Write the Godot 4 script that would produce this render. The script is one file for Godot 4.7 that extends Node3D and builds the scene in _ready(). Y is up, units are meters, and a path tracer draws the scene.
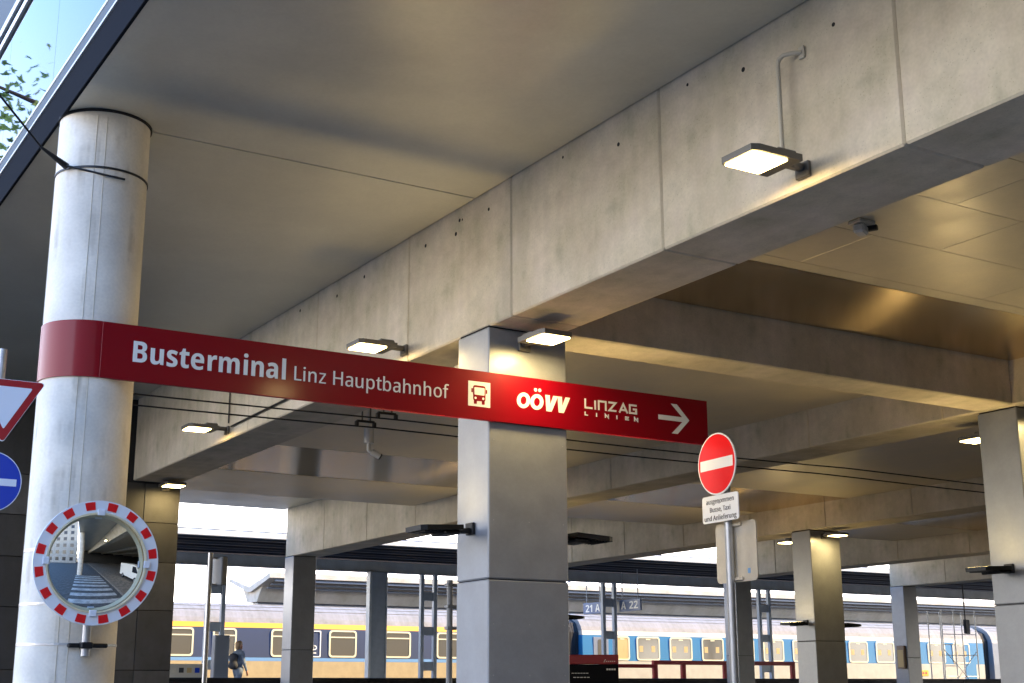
extends Node3D
# A bus terminal under a concrete deck beside a railway station.
# Axes: +X runs along the red sign, -Z runs along the main beam, y up, metres.

const COL := Vector3(2.92, 0, -11.95)     # round column, radius 0.4
const SOFFIT := 5.17                      # underside of all beams
const HIGH := 6.62                        # ceiling between facade and first beam
const LOW := 5.75                         # ceiling between the other beams
const BX := 6.80                          # left face of the first beam
const PITCH := 7.9
const BW := 0.82
var M := {}
var used := {}

# ---------------------------------------------------------------- helpers
func tri(st: SurfaceTool, a: Vector3, b: Vector3, c: Vector3, out: Vector3):
	var n := (c - a).cross(b - a)
	if n.length_squared() < 1e-14: return
	if n.dot(out) < 0:
		var t := b; b = c; c = t; n = -n
	n = n.normalized()
	for p in [a, b, c]:
		st.set_normal(n); st.add_vertex(p)

func quad(st: SurfaceTool, a: Vector3, b: Vector3, c: Vector3, d: Vector3, out: Vector3):
	tri(st, a, b, c, out); tri(st, a, c, d, out)

func mb() -> SurfaceTool:
	var st := SurfaceTool.new(); st.begin(Mesh.PRIMITIVE_TRIANGLES); return st

# chamfered box, centre c, size s
func cbox(st: SurfaceTool, c: Vector3, s: Vector3, ch := 0.01, bs := Basis()):
	var h := s * 0.5
	ch = minf(ch, minf(h.x, minf(h.y, h.z)) * 0.9)
	var f := func(sx, sy, sz, ax) -> Vector3:
		var v := Vector3(h.x - ch, h.y - ch, h.z - ch)
		v[ax] += ch
		return c + bs * Vector3(v.x * sx, v.y * sy, v.z * sz)
	for ax in 3:
		var b1 := (ax + 1) % 3; var b2 := (ax + 2) % 3
		for s0 in [-1.0, 1.0]:
			var p := []
			for q in [[-1.0, -1.0], [1.0, -1.0], [1.0, 1.0], [-1.0, 1.0]]:
				var sg := Vector3.ZERO; sg[ax] = s0; sg[b1] = q[0]; sg[b2] = q[1]
				p.append(f.call(sg.x, sg.y, sg.z, ax))
			var o := Vector3.ZERO; o[ax] = s0
			quad(st, p[0], p[1], p[2], p[3], bs * o)
	if ch < 0.0005: return
	for ax in 3:
		var b1 := (ax + 1) % 3; var b2 := (ax + 2) % 3
		for q in [[-1.0, -1.0], [1.0, -1.0], [1.0, 1.0], [-1.0, 1.0]]:
			var lo := Vector3.ZERO; lo[ax] = -1; lo[b1] = q[0]; lo[b2] = q[1]
			var hi := lo; hi[ax] = 1
			var o := Vector3.ZERO; o[b1] = q[0]; o[b2] = q[1]
			quad(st, f.call(lo.x, lo.y, lo.z, b1), f.call(hi.x, hi.y, hi.z, b1), f.call(hi.x, hi.y, hi.z, b2), f.call(lo.x, lo.y, lo.z, b2), bs * o)
	for sx in [-1.0, 1.0]:
		for sy in [-1.0, 1.0]:
			for sz in [-1.0, 1.0]:
				tri(st, f.call(sx, sy, sz, 0), f.call(sx, sy, sz, 1), f.call(sx, sy, sz, 2), bs * Vector3(sx, sy, sz))

func bx2(st: SurfaceTool, a: Vector3, b: Vector3, ch := 0.01):
	cbox(st, (a + b) * 0.5, (b - a).abs(), ch)

func tube(st: SurfaceTool, pts: Array, r: float, sides := 12, r2 := -1.0):
	if r2 < 0: r2 = r
	var n := pts.size()
	var rings := []
	for i in n:
		var d: Vector3 = (pts[mini(i + 1, n - 1)] - pts[maxi(i - 1, 0)]).normalized()
		var up := Vector3.UP if absf(d.y) < 0.9 else Vector3.RIGHT
		var s := d.cross(up).normalized(); var u := s.cross(d)
		var rr := lerpf(r, r2, float(i) / maxf(n - 1, 1))
		var ring := []
		for k in sides:
			var a := TAU * k / sides
			ring.append([pts[i] + (s * cos(a) + u * sin(a)) * rr, s * cos(a) + u * sin(a)])
		rings.append(ring)
	for i in n - 1:
		for k in sides:
			var q := [rings[i][k], rings[i][(k + 1) % sides], rings[i + 1][(k + 1) % sides], rings[i + 1][k]]
			var nn: Vector3 = (q[2][0] - q[0][0]).cross(q[1][0] - q[0][0])
			var order := [0, 1, 2, 0, 2, 3] if nn.dot(q[0][1]) > 0 else [0, 2, 1, 0, 3, 2]
			for j in order:
				st.set_normal(q[j][1]); st.add_vertex(q[j][0])
	for e in [0, n - 1]:
		var o: Vector3 = (pts[0] - pts[1]) if e == 0 else (pts[n - 1] - pts[n - 2])
		for k in sides:
			tri(st, pts[e], rings[e][k][0], rings[e][(k + 1) % sides][0], o)

# 2D outline extruded: point = o + x*ex + y*ey, thickness t along ez
func prism(st: SurfaceTool, poly: PackedVector2Array, o: Vector3, ex: Vector3, ey: Vector3, ez: Vector3, t: float):
	var idx := Geometry2D.triangulate_polygon(poly)
	var P := func(i, z) -> Vector3: return o + ex * poly[i].x + ey * poly[i].y + ez * z
	for i in range(0, idx.size(), 3):
		tri(st, P.call(idx[i], t), P.call(idx[i + 1], t), P.call(idx[i + 2], t), ez)
		tri(st, P.call(idx[i], 0.0), P.call(idx[i + 1], 0.0), P.call(idx[i + 2], 0.0), -ez)
	var cw := Geometry2D.is_polygon_clockwise(poly)
	for i in poly.size():
		var j := (i + 1) % poly.size()
		var d := poly[j] - poly[i]
		var nn := Vector2(d.y, -d.x) * (-1.0 if cw else 1.0)
		quad(st, P.call(i, 0.0), P.call(j, 0.0), P.call(j, t), P.call(i, t), ex * nn.x + ey * nn.y)

func rrect(w: float, h: float, r: float, n := 5, c := Vector2.ZERO) -> PackedVector2Array:
	var p := PackedVector2Array()
	for q in [[1, 1, 0.0], [-1, 1, 90.0], [-1, -1, 180.0], [1, -1, 270.0]]:
		for i in n + 1:
			var a: float = deg_to_rad(q[2] + 90.0 * i / n)
			p.append(c + Vector2(q[0] * (w / 2 - r) + cos(a) * r, q[1] * (h / 2 - r) + sin(a) * r))
	return p

func disc(r: float, n := 40, sq := 1.0, c := Vector2.ZERO, slant := 0.0) -> PackedVector2Array:
	var p := PackedVector2Array()
	for i in n:
		var a := TAU * i / n
		p.append(c + Vector2(cos(a) * r + sin(a) * r * sq * slant, sin(a) * r * sq))
	return p

# flat ring between two outlines of equal point count
func ring(st: SurfaceTool, outer: PackedVector2Array, inner: PackedVector2Array, o: Vector3, ex: Vector3, ey: Vector3, ez: Vector3, t: float):
	var P := func(v: Vector2, z) -> Vector3: return o + ex * v.x + ey * v.y + ez * z
	var n := outer.size()
	var mid := Vector2.ZERO
	for v in outer: mid += v / n
	for i in n:
		var j := (i + 1) % n
		quad(st, P.call(outer[i], t), P.call(outer[j], t), P.call(inner[j], t), P.call(inner[i], t), ez)
		quad(st, P.call(outer[i], 0.0), P.call(outer[j], 0.0), P.call(inner[j], 0.0), P.call(inner[i], 0.0), -ez)
		var m := (outer[i] + outer[j]) / 2 - mid
		quad(st, P.call(outer[i], 0.0), P.call(outer[j], 0.0), P.call(outer[j], t), P.call(outer[i], t), ex * m.x + ey * m.y)
		quad(st, P.call(inner[i], 0.0), P.call(inner[j], 0.0), P.call(inner[j], t), P.call(inner[i], t), -(ex * m.x + ey * m.y))

# a stroke (open polyline) of width w, mitred, as a flat outline
func stroke(pts: Array, w: float) -> PackedVector2Array:
	var l := PackedVector2Array(); var r := PackedVector2Array()
	var n := pts.size()
	for i in n:
		var d0: Vector2 = (pts[i] - pts[maxi(i - 1, 0)]).normalized()
		var d1: Vector2 = (pts[mini(i + 1, n - 1)] - pts[i]).normalized()
		if i == 0: d0 = d1
		if i == n - 1: d1 = d0
		var nm := (Vector2(-d0.y, d0.x) + Vector2(-d1.y, d1.x)).normalized()
		var k := w * 0.5 / maxf(nm.dot(Vector2(-d0.y, d0.x)), 0.35)
		l.append(pts[i] + nm * k); r.append(pts[i] - nm * k)
	r.reverse(); l.append_array(r)
	return l

func put(st: SurfaceTool, called: String, m: Material, parent: Node) -> MeshInstance3D:
	var o := MeshInstance3D.new()
	o.mesh = st.commit(); o.name = called; o.material_override = m
	o.cast_shadow = GeometryInstance3D.SHADOW_CASTING_SETTING_ON
	parent.add_child(o, true)
	return o

func numbered(called: String) -> String:
	if not used.has(called):
		used[called] = 0
		return called
	used[called] += 1
	return "%s_%03d" % [called, used[called]]

func tag(o: Node, label: String, category: String, group := ""):
	o.set_meta("label", label); o.set_meta("category", category)
	if group: o.set_meta("group", group)

func thing(called: String, label: String, category: String, at := Vector3.ZERO, group := "") -> Node3D:
	var o := Node3D.new(); o.name = numbered(called); o.position = at
	add_child(o, true); tag(o, label, category, group)
	return o

func part(called: String, parent: Node, label := "") -> Node3D:
	var o := Node3D.new(); o.name = called; parent.add_child(o, true)
	if label: o.set_meta("label", label)
	return o

func copy(src: Node3D, at: Vector3, turn := 0.0, label := "") -> Node3D:
	var c: Node3D = src.duplicate()
	c.name = numbered(String(src.name)); add_child(c, true)
	c.position = at; c.rotation.y = turn
	if label: c.set_meta("label", label)
	return c

# ---------------------------------------------------------------- materials
func mat(col: Color, rough := 0.6, metal := 0.0) -> StandardMaterial3D:
	var m := StandardMaterial3D.new()
	m.albedo_color = col; m.roughness = rough; m.metallic = metal
	return m

func noise(seed_: int, freq: float, oct := 4) -> FastNoiseLite:
	var n := FastNoiseLite.new(); n.seed = seed_; n.frequency = freq
	n.noise_type = FastNoiseLite.TYPE_SIMPLEX_SMOOTH; n.fractal_octaves = oct
	return n

func grain_tex(sz: int, fn: Callable, rgb := false) -> ImageTexture:
	var im := Image.create(sz, sz, false, Image.FORMAT_RGB8)
	for y in sz:
		for x in sz:
			var v = fn.call(x, y)
			im.set_pixel(x, y, v if rgb else Color(v, v, v))
	im.generate_mipmaps()
	return ImageTexture.create_from_image(im)

func layers(sz: int, defs: Array) -> Array:
	var out := []
	for d in defs:
		var n := noise(d[0], d[1], d[2])
		out.append(n.get_seamless_image(sz, sz).get_data())
	return out

func tri_map(m: StandardMaterial3D, t: Texture2D, metres: float, bump: Texture2D = null, depth := 0.0):
	m.albedo_texture = t
	m.uv1_triplanar = true; m.uv1_world_triplanar = true
	m.uv1_scale = Vector3.ONE / metres; m.uv1_triplanar_sharpness = 8.0
	if bump:
		m.heightmap_enabled = true; m.heightmap_texture = bump; m.heightmap_scale = depth

func materials():
	var sz := 512
	# cast concrete: clouds, faint vertical runs, pores
	var L := layers(sz, [[3, 0.006, 4], [5, 0.03, 4], [9, 0.16, 2], [12, 0.35, 1], [21, 0.012, 3]])
	var conc := grain_tex(sz, func(x, y):
		var i: int = y * sz + x
		var run: int = (int(y * 0.07) % sz) * sz + x
		var v: float = 0.90 + (L[0][i] / 255.0 - 0.5) * 0.13 + (L[1][i] / 255.0 - 0.5) * 0.06 + (L[2][i] / 255.0 - 0.5) * 0.05 + (L[1][run] / 255.0 - 0.5) * 0.05
		if L[3][i] > 228 and L[4][i] > 120: v -= 0.12
		if L[4][i] > 175: v -= (L[4][i] - 175) / 255.0 * 0.25
		var w := clampf(v, 0, 1)
		return Color(w, w * (0.985 + 0.02 * L[4][i] / 255.0), w * (0.95 + 0.05 * L[0][i] / 255.0)), true)
	var fine := grain_tex(sz, func(x, y):
		var i: int = y * sz + x
		return clampf(0.5 + (L[2][i] / 255.0 - 0.5) * 0.5 + (L[1][i] / 255.0 - 0.5) * 0.4, 0, 1))
	M.concrete = mat(Color(0.84, 0.80, 0.72), 0.82)
	tri_map(M.concrete, conc, 3.1, fine, 0.25)
	var grime := grain_tex(sz, func(x, y):
		var i: int = y * sz + x
		var run: int = (int(y * 0.05) % sz) * sz + x
		var v: float = 0.92 + (L[0][i] / 255.0 - 0.5) * 0.14 + (L[2][i] / 255.0 - 0.5) * 0.05
		var d: float = clampf((L[1][run] / 255.0 - 0.60) * 3.0, 0.0, 1.0) * clampf((L[4][i] / 255.0 - 0.35) * 2.2, 0.0, 1.0)
		v -= d * 0.34
		return Color(clampf(v, 0, 1), clampf(v * (0.985 - d * 0.03), 0, 1), clampf(v * (0.96 - d * 0.08), 0, 1)), true)
	M.column = mat(Color(0.90, 0.88, 0.83), 0.75)
	tri_map(M.column, grime, 2.9, fine, 0.2)
	# sheet metal with smudges
	var S := layers(sz, [[31, 0.008, 3], [33, 0.05, 3], [37, 0.2, 2]])
	var smudge := grain_tex(sz, func(x, y):
		var i: int = y * sz + x
		return clampf(0.92 + (S[0][i] / 255.0 - 0.5) * 0.07 + (S[1][i] / 255.0 - 0.5) * 0.03 + (S[2][i] / 255.0 - 0.5) * 0.03, 0, 1))
	var ruf := grain_tex(sz, func(x, y):
		var i: int = y * sz + x
		return clampf(0.75 + (S[0][i] / 255.0 - 0.5) * 0.25 + (S[1][i] / 255.0 - 0.5) * 0.08, 0, 1))
	M.ceiling = mat(Color(0.81, 0.80, 0.74), 0.5, 0.2)
	tri_map(M.ceiling, smudge, 5.3); M.ceiling.roughness_texture = ruf
	M.ceiling2 = mat(Color(0.88, 0.83, 0.72), 0.5, 0.1)
	tri_map(M.ceiling2, smudge, 4.1); M.ceiling2.roughness_texture = ruf
	M.strip = mat(Color(0.86, 0.77, 0.62), 0.18, 1.0)
	M.strip.anisotropy_enabled = true; M.strip.anisotropy = -0.95
	M.cladding = mat(Color(0.60, 0.615, 0.63), 0.5, 0.2)
	tri_map(M.cladding, smudge, 1.7); M.cladding.roughness_texture = ruf
	M.dark_clad = mat(Color(0.23, 0.23, 0.23), 0.5, 0.2)
	tri_map(M.dark_clad, smudge, 1.9)
	for k in 4:
		var tone: float = [0.31, 0.22, 0.37, 0.26][k]
		var m := mat(Color(tone, tone * 1.0, tone * 0.99), 0.6)
		tri_map(m, conc, 1.9, fine, 0.1)
		M["tile%d" % k] = m
	M.joint = mat(Color(0.10, 0.10, 0.10), 0.9)
	M.fascia = mat(Color(0.12, 0.13, 0.15), 0.9, 0.0); M.fascia.metallic_specular = 0.1
	M.profile = mat(Color(0.40, 0.43, 0.45), 0.8, 0.0); M.profile.metallic_specular = 0.2
	M.trim = mat(Color(0.86, 0.86, 0.84), 0.35, 0.4)
	M.glass = mat(Color(0.05, 0.07, 0.09), 0.02, 0.0)
	M.glass.metallic_specular = 0.5
	M.room = mat(Color(0.16, 0.17, 0.18), 0.8)
	# sign
	M.red = mat(Color(0.50, 0.008, 0.075), 0.38); M.red.metallic_specular = 0.3; M.red.clearcoat_enabled = true; M.red.clearcoat = 0.25; M.red.clearcoat_roughness = 0.14
	M.white = mat(Color(0.90, 0.90, 0.87), 0.45)
	M.sign_red = mat(Color(0.86, 0.06, 0.10), 0.35)
	M.sign_dark_red = mat(Color(0.62, 0.04, 0.10), 0.35)
	M.sign_blue = mat(Color(0.02, 0.22, 0.66), 0.35)
	M.sign_white = mat(Color(0.86, 0.88, 0.90), 0.35)
	M.sign_slate = mat(Color(0.30, 0.38, 0.52), 0.4)
	M.print = mat(Color(0.18, 0.18, 0.19), 0.6)
	M.galv = mat(Color(0.72, 0.73, 0.74), 0.38, 0.75)
	tri_map(M.galv, smudge, 0.6)
	M.cream_back = mat(Color(0.83, 0.80, 0.73), 0.4, 0.3)
	tri_map(M.cream_back, smudge, 0.9)
	M.lamp_body = mat(Color(0.40, 0.39, 0.37), 0.45, 0.5)
	M.lamp_black = mat(Color(0.10, 0.11, 0.12), 0.4, 0.4)
	M.conduit = mat(Color(0.72, 0.70, 0.64), 0.5)
	M.glow = mat(Color(1, 0.9, 0.7), 0.5); M.glow.emission_enabled = true; M.glow.emission = Color(1.0, 0.86, 0.55); M.glow.emission_energy_multiplier = 7.0
	M.cable = mat(Color(0.06, 0.06, 0.065), 0.5)
	M.mirror = mat(Color(0.86, 0.88, 0.88), 0.015, 1.0)
	M.camera_white = mat(Color(0.78, 0.78, 0.76), 0.4)
	# ground
	var G := layers(sz, [[51, 0.01, 4], [53, 0.2, 2]])
	var asph := grain_tex(sz, func(x, y):
		var i: int = y * sz + x
		return clampf(0.75 + (G[0][i] / 255.0 - 0.5) * 0.3 + (G[1][i] / 255.0 - 0.5) * 0.4, 0, 1))
	M.asphalt = mat(Color(0.42, 0.42, 0.41), 0.9); tri_map(M.asphalt, asph, 2.0)
	M.paving = mat(Color(0.64, 0.60, 0.54), 0.85); tri_map(M.paving, asph, 2.6)
	M.slab = mat(Color(0.78, 0.76, 0.72), 0.85); tri_map(M.slab, asph, 2.2)
	M.ballast = mat(Color(0.50, 0.46, 0.42), 0.95); tri_map(M.ballast, asph, 1.2)
	M.paint = mat(Color(0.86, 0.86, 0.83), 0.7); tri_map(M.paint, asph, 3.0)
	# station
	M.canopy_dark = mat(Color(0.17, 0.19, 0.24), 0.6, 0.1)
	M.canopy_rib = mat(Color(0.30, 0.33, 0.38), 0.5, 0.3)
	M.canopy_edge = mat(Color(0.80, 0.84, 0.88), 0.4, 0.2)
	M.girder = mat(Color(0.82, 0.85, 0.86), 0.5, 0.0); tri_map(M.girder, smudge, 2.0)
	M.post = mat(Color(0.68, 0.73, 0.77), 0.5, 0.0); tri_map(M.post, smudge, 1.1)
	M.parapet = mat(Color(0.09, 0.095, 0.10), 0.7)
	M.rail_red = mat(Color(0.60, 0.08, 0.09), 0.45)
	M.stele_red = mat(Color(0.45, 0.06, 0.05), 0.4)
	M.stele_black = mat(Color(0.03, 0.03, 0.035), 0.6); M.stele_black.metallic_specular = 0.2
	M.coach_roof = mat(Color(0.55, 0.54, 0.53), 0.7, 0.0); tri_map(M.coach_roof, conc, 2.2)
	M.coach_slate = mat(Color(0.24, 0.28, 0.37), 0.35)
	M.coach_cream = mat(Color(0.72, 0.65, 0.50), 0.45); tri_map(M.coach_cream, smudge, 2.0)
	M.coach_yellow = mat(Color(0.88, 0.62, 0.13), 0.45)
	M.coach_sky = mat(Color(0.42, 0.58, 0.74), 0.4)
	M.coach_blue = mat(Color(0.14, 0.43, 0.60), 0.4)
	M.coach_white = mat(Color(0.74, 0.72, 0.66), 0.45); tri_map(M.coach_white, smudge, 2.3)
	M.coach_grey = mat(Color(0.45, 0.48, 0.52), 0.45)
	M.coach_glass = mat(Color(0.38, 0.37, 0.33), 0.12)
	M.curtain = mat(Color(0.72, 0.62, 0.42), 0.8)
	M.rubber = mat(Color(0.10, 0.11, 0.12), 0.8)
	M.window_frame = mat(Color(0.86, 0.82, 0.68), 0.4)
	M.far_wall = mat(Color(0.80, 0.74, 0.62), 0.85); tri_map(M.far_wall, conc, 6.0)
	M.far_wall2 = mat(Color(0.70, 0.68, 0.64), 0.85); tri_map(M.far_wall2, conc, 5.0)
	M.far_roof = mat(Color(0.45, 0.30, 0.25), 0.85)
	M.win_dark = mat(Color(0.13, 0.15, 0.17), 0.15)
	M.bark = mat(Color(0.28, 0.22, 0.17), 0.9); tri_map(M.bark, asph, 0.6)
	M.leaf = mat(Color(0.24, 0.36, 0.14), 0.6); M.leaf.cull_mode = BaseMaterial3D.CULL_DISABLED
	M.leaf.backlight_enabled = true; M.leaf.backlight = Color(0.25, 0.35, 0.1)
	M.skin = mat(Color(0.72, 0.52, 0.42), 0.6)
	M.coat = mat(Color(0.42, 0.48, 0.56), 0.85)
	M.pack = mat(Color(0.16, 0.18, 0.22), 0.8)
	M.hair = mat(Color(0.55, 0.47, 0.38), 0.8)

# ---------------------------------------------------------------- scene
func _ready():
	# camera
	var cam := Camera3D.new(); cam.name = "camera"
	var yaw := deg_to_rad(31.392); var pit := deg_to_rad(14.212); var rol := deg_to_rad(-0.149)
	var fw := Vector3(sin(yaw) * cos(pit), sin(pit), -cos(yaw) * cos(pit))
	var ri := Vector3(cos(yaw), 0, sin(yaw)); var up := ri.cross(fw)
	var r2 := ri * cos(rol) + up * sin(rol); var u2 := up * cos(rol) - ri * sin(rol)
	cam.transform = Transform3D(Basis(r2, u2, -fw), Vector3(0, 1.6, 0))
	cam.fov = 28.015; cam.near = 0.05; cam.far = 2000.0
	add_child(cam); cam.current = true
	# sky
	var env := Environment.new()
	env.background_mode = Environment.BG_SKY
	var sky := Sky.new(); var ps := ProceduralSkyMaterial.new()
	ps.sky_top_color = Color(0.22, 0.365, 0.55); ps.sky_horizon_color = Color(0.99, 0.95, 0.88); ps.sky_curve = 0.12
	ps.ground_bottom_color = Color(0.30, 0.29, 0.27); ps.ground_horizon_color = Color(0.70, 0.72, 0.74)
	ps.sky_energy_multiplier = 1.62; ps.sun_angle_max = 1.0
	sky.sky_material = ps; env.sky = sky
	env.tonemap_mode = Environment.TONE_MAPPER_LINEAR
	env.tonemap_exposure = 5.2
	env.sdfgi_enabled = true; env.ssao_enabled = true; env.ssil_enabled = true
	var we := WorldEnvironment.new(); we.name = "world_environment"; we.environment = env; add_child(we)
	# low sun from beyond the deck's right-hand side
	var sun := DirectionalLight3D.new(); sun.name = "sun"
	sun.light_energy = 0.78; sun.light_color = Color(1.0, 0.87, 0.66); sun.light_angular_distance = 0.5; sun.shadow_enabled = true
	add_child(sun)
	sun.look_at_from_position(Vector3.ZERO, -Vector3(0.72, 0.55, 0.50), Vector3.UP)

	materials()
	ground_and_street()
	building()
	platform()
	far_side()
	train()
	lamps()
	red_sign()
	traffic_mirror()
	road_signs()
	wires_and_cameras()
	platform_furniture()
	person()
	behind()

# ---------------------------------------------------------------- ground
func ground_and_street():
	var st := mb()
	quad(st, Vector3(-500, -0.02, -500), Vector3(500, -0.02, -500), Vector3(500, -0.02, 500), Vector3(-500, -0.02, 500), Vector3.UP)
	put(st, "ground", M.paving, self).set_meta("kind", "structure")
	st = mb()
	quad(st, Vector3(-120, 0, -22), Vector3(62, 0, -22), Vector3(62, 0, -12.6), Vector3(-120, 0, -12.6), Vector3.UP)
	quad(st, Vector3(-9, 0, -12.6), Vector3(6.4, 0, -12.6), Vector3(6.4, 0, 80), Vector3(-9, 0, 80), Vector3.UP)
	var road := put(st, "road", M.asphalt, self)
	road.set_meta("kind", "structure")
	for i in 11:
		st = mb()
		cbox(st, Vector3(4.2, 0.003, -10.6 + i * 1.0), Vector3(3.6, 0.003, 0.5), 0.0)
		put(st, "zebra_stripe", M.paint, road)
	st = mb()
	bx2(st, Vector3(6.42, -0.015, -12.5), Vector3(62, 0.12, 80), 0.02)
	put(st, "pavement", M.paving, self).set_meta("kind", "structure")
	st = mb()
	bx2(st, Vector3(-200, -0.015, -130), Vector3(300, 0.45, -48.3), 0.02)
	put(st, "track_bed", M.ballast, self).set_meta("kind", "structure")

# ---------------------------------------------------------------- building
func beam_pieces(b: Node3D, x0: float, x1: float, y0: float, y1: float, cuts: Array, m: Material):
	for i in cuts.size() - 1:
		var st := mb()
		bx2(st, Vector3(x0, y0, cuts[i] + 0.004), Vector3(x1, y1, cuts[i + 1] - 0.004), 0.016)
		put(st, "panel", m, b)
	var core := mb()
	bx2(core, Vector3(x0 + 0.02, y0 + 0.02, cuts[0] + 0.02), Vector3(x1 - 0.02, y1 - 0.02, cuts[-1] - 0.02), 0.0)
	put(core, "core", M.concrete, b)

func pier(parent: Node3D, x: float, z: float, far := false):
	var p := part("pier", parent)
	var pw := 0.68 if far else BW + 0.12
	var yy := [0.0, 2.63, SOFFIT - 0.01]
	for i in 2:
		var st := mb()
		bx2(st, Vector3(x, yy[i] + (0.005 if i else 0.0), z - 0.3), Vector3(x + pw, yy[i + 1] - 0.005, z + 0.33), 0.012)
		put(st, "cladding_panel", M.cladding, p)
	var core := mb()
	bx2(core, Vector3(x + 0.02, 0.01, z - 0.28), Vector3(x + pw - 0.02, SOFFIT + 0.01, z + 0.31), 0.0)
	put(core, "core", M.joint, p)
	# rivets of the cladding, visible as small bright points
	if not far:
		var st2 := mb()
		for h in [0.8, 1.72, 2.2, 3.2, 4.0]:
			for fx in [0.06, 0.47, 0.88]:
				cbox(st2, Vector3(x + fx, h, z + 0.332), Vector3(0.012, 0.012, 0.004), 0.002)
		put(st2, "rivets", M.galv, p)

func flat_panel(parent: Node3D, called: String, m: Material, x0: float, x1: float, z0: float, z1: float, y: float, t := 0.05, gap := 0.004):
	var st := mb()
	bx2(st, Vector3(x0 + gap, y, z0 + gap), Vector3(x1 - gap, y + t, z1 - gap), 0.003)
	put(st, called, m, parent)

func strip_panel(parent: Node3D, x0: float, x1: float, z0: float, z1: float):
	# brushed sheet: gently dished by fixing, brush marks along x
	var st := mb()
	var nx := 10; var nz := 8
	var nz_ := noise(77, 0.35, 2)
	var P := func(i: int, j: int) -> Vector3:
		var x := lerpf(x0, x1, float(i) / nx); var z := lerpf(z0, z1, float(j) / nz)
		return Vector3(x, LOW + 0.005 + nz_.get_noise_2d(x, z) * 0.004, z)
	for i in nx:
		for j in nz:
			for q in [[0, 0], [1, 0], [1, 1], [0, 0], [1, 1], [0, 1]]:
				var v: Vector3 = P.call(i + q[0], j + q[1])
				st.set_smooth_group(0)
				st.set_uv(Vector2(v.x, v.z)); st.add_vertex(v)
	st.generate_normals(); st.generate_tangents()
	put(st, "metal_strip", M.strip, parent)

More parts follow.
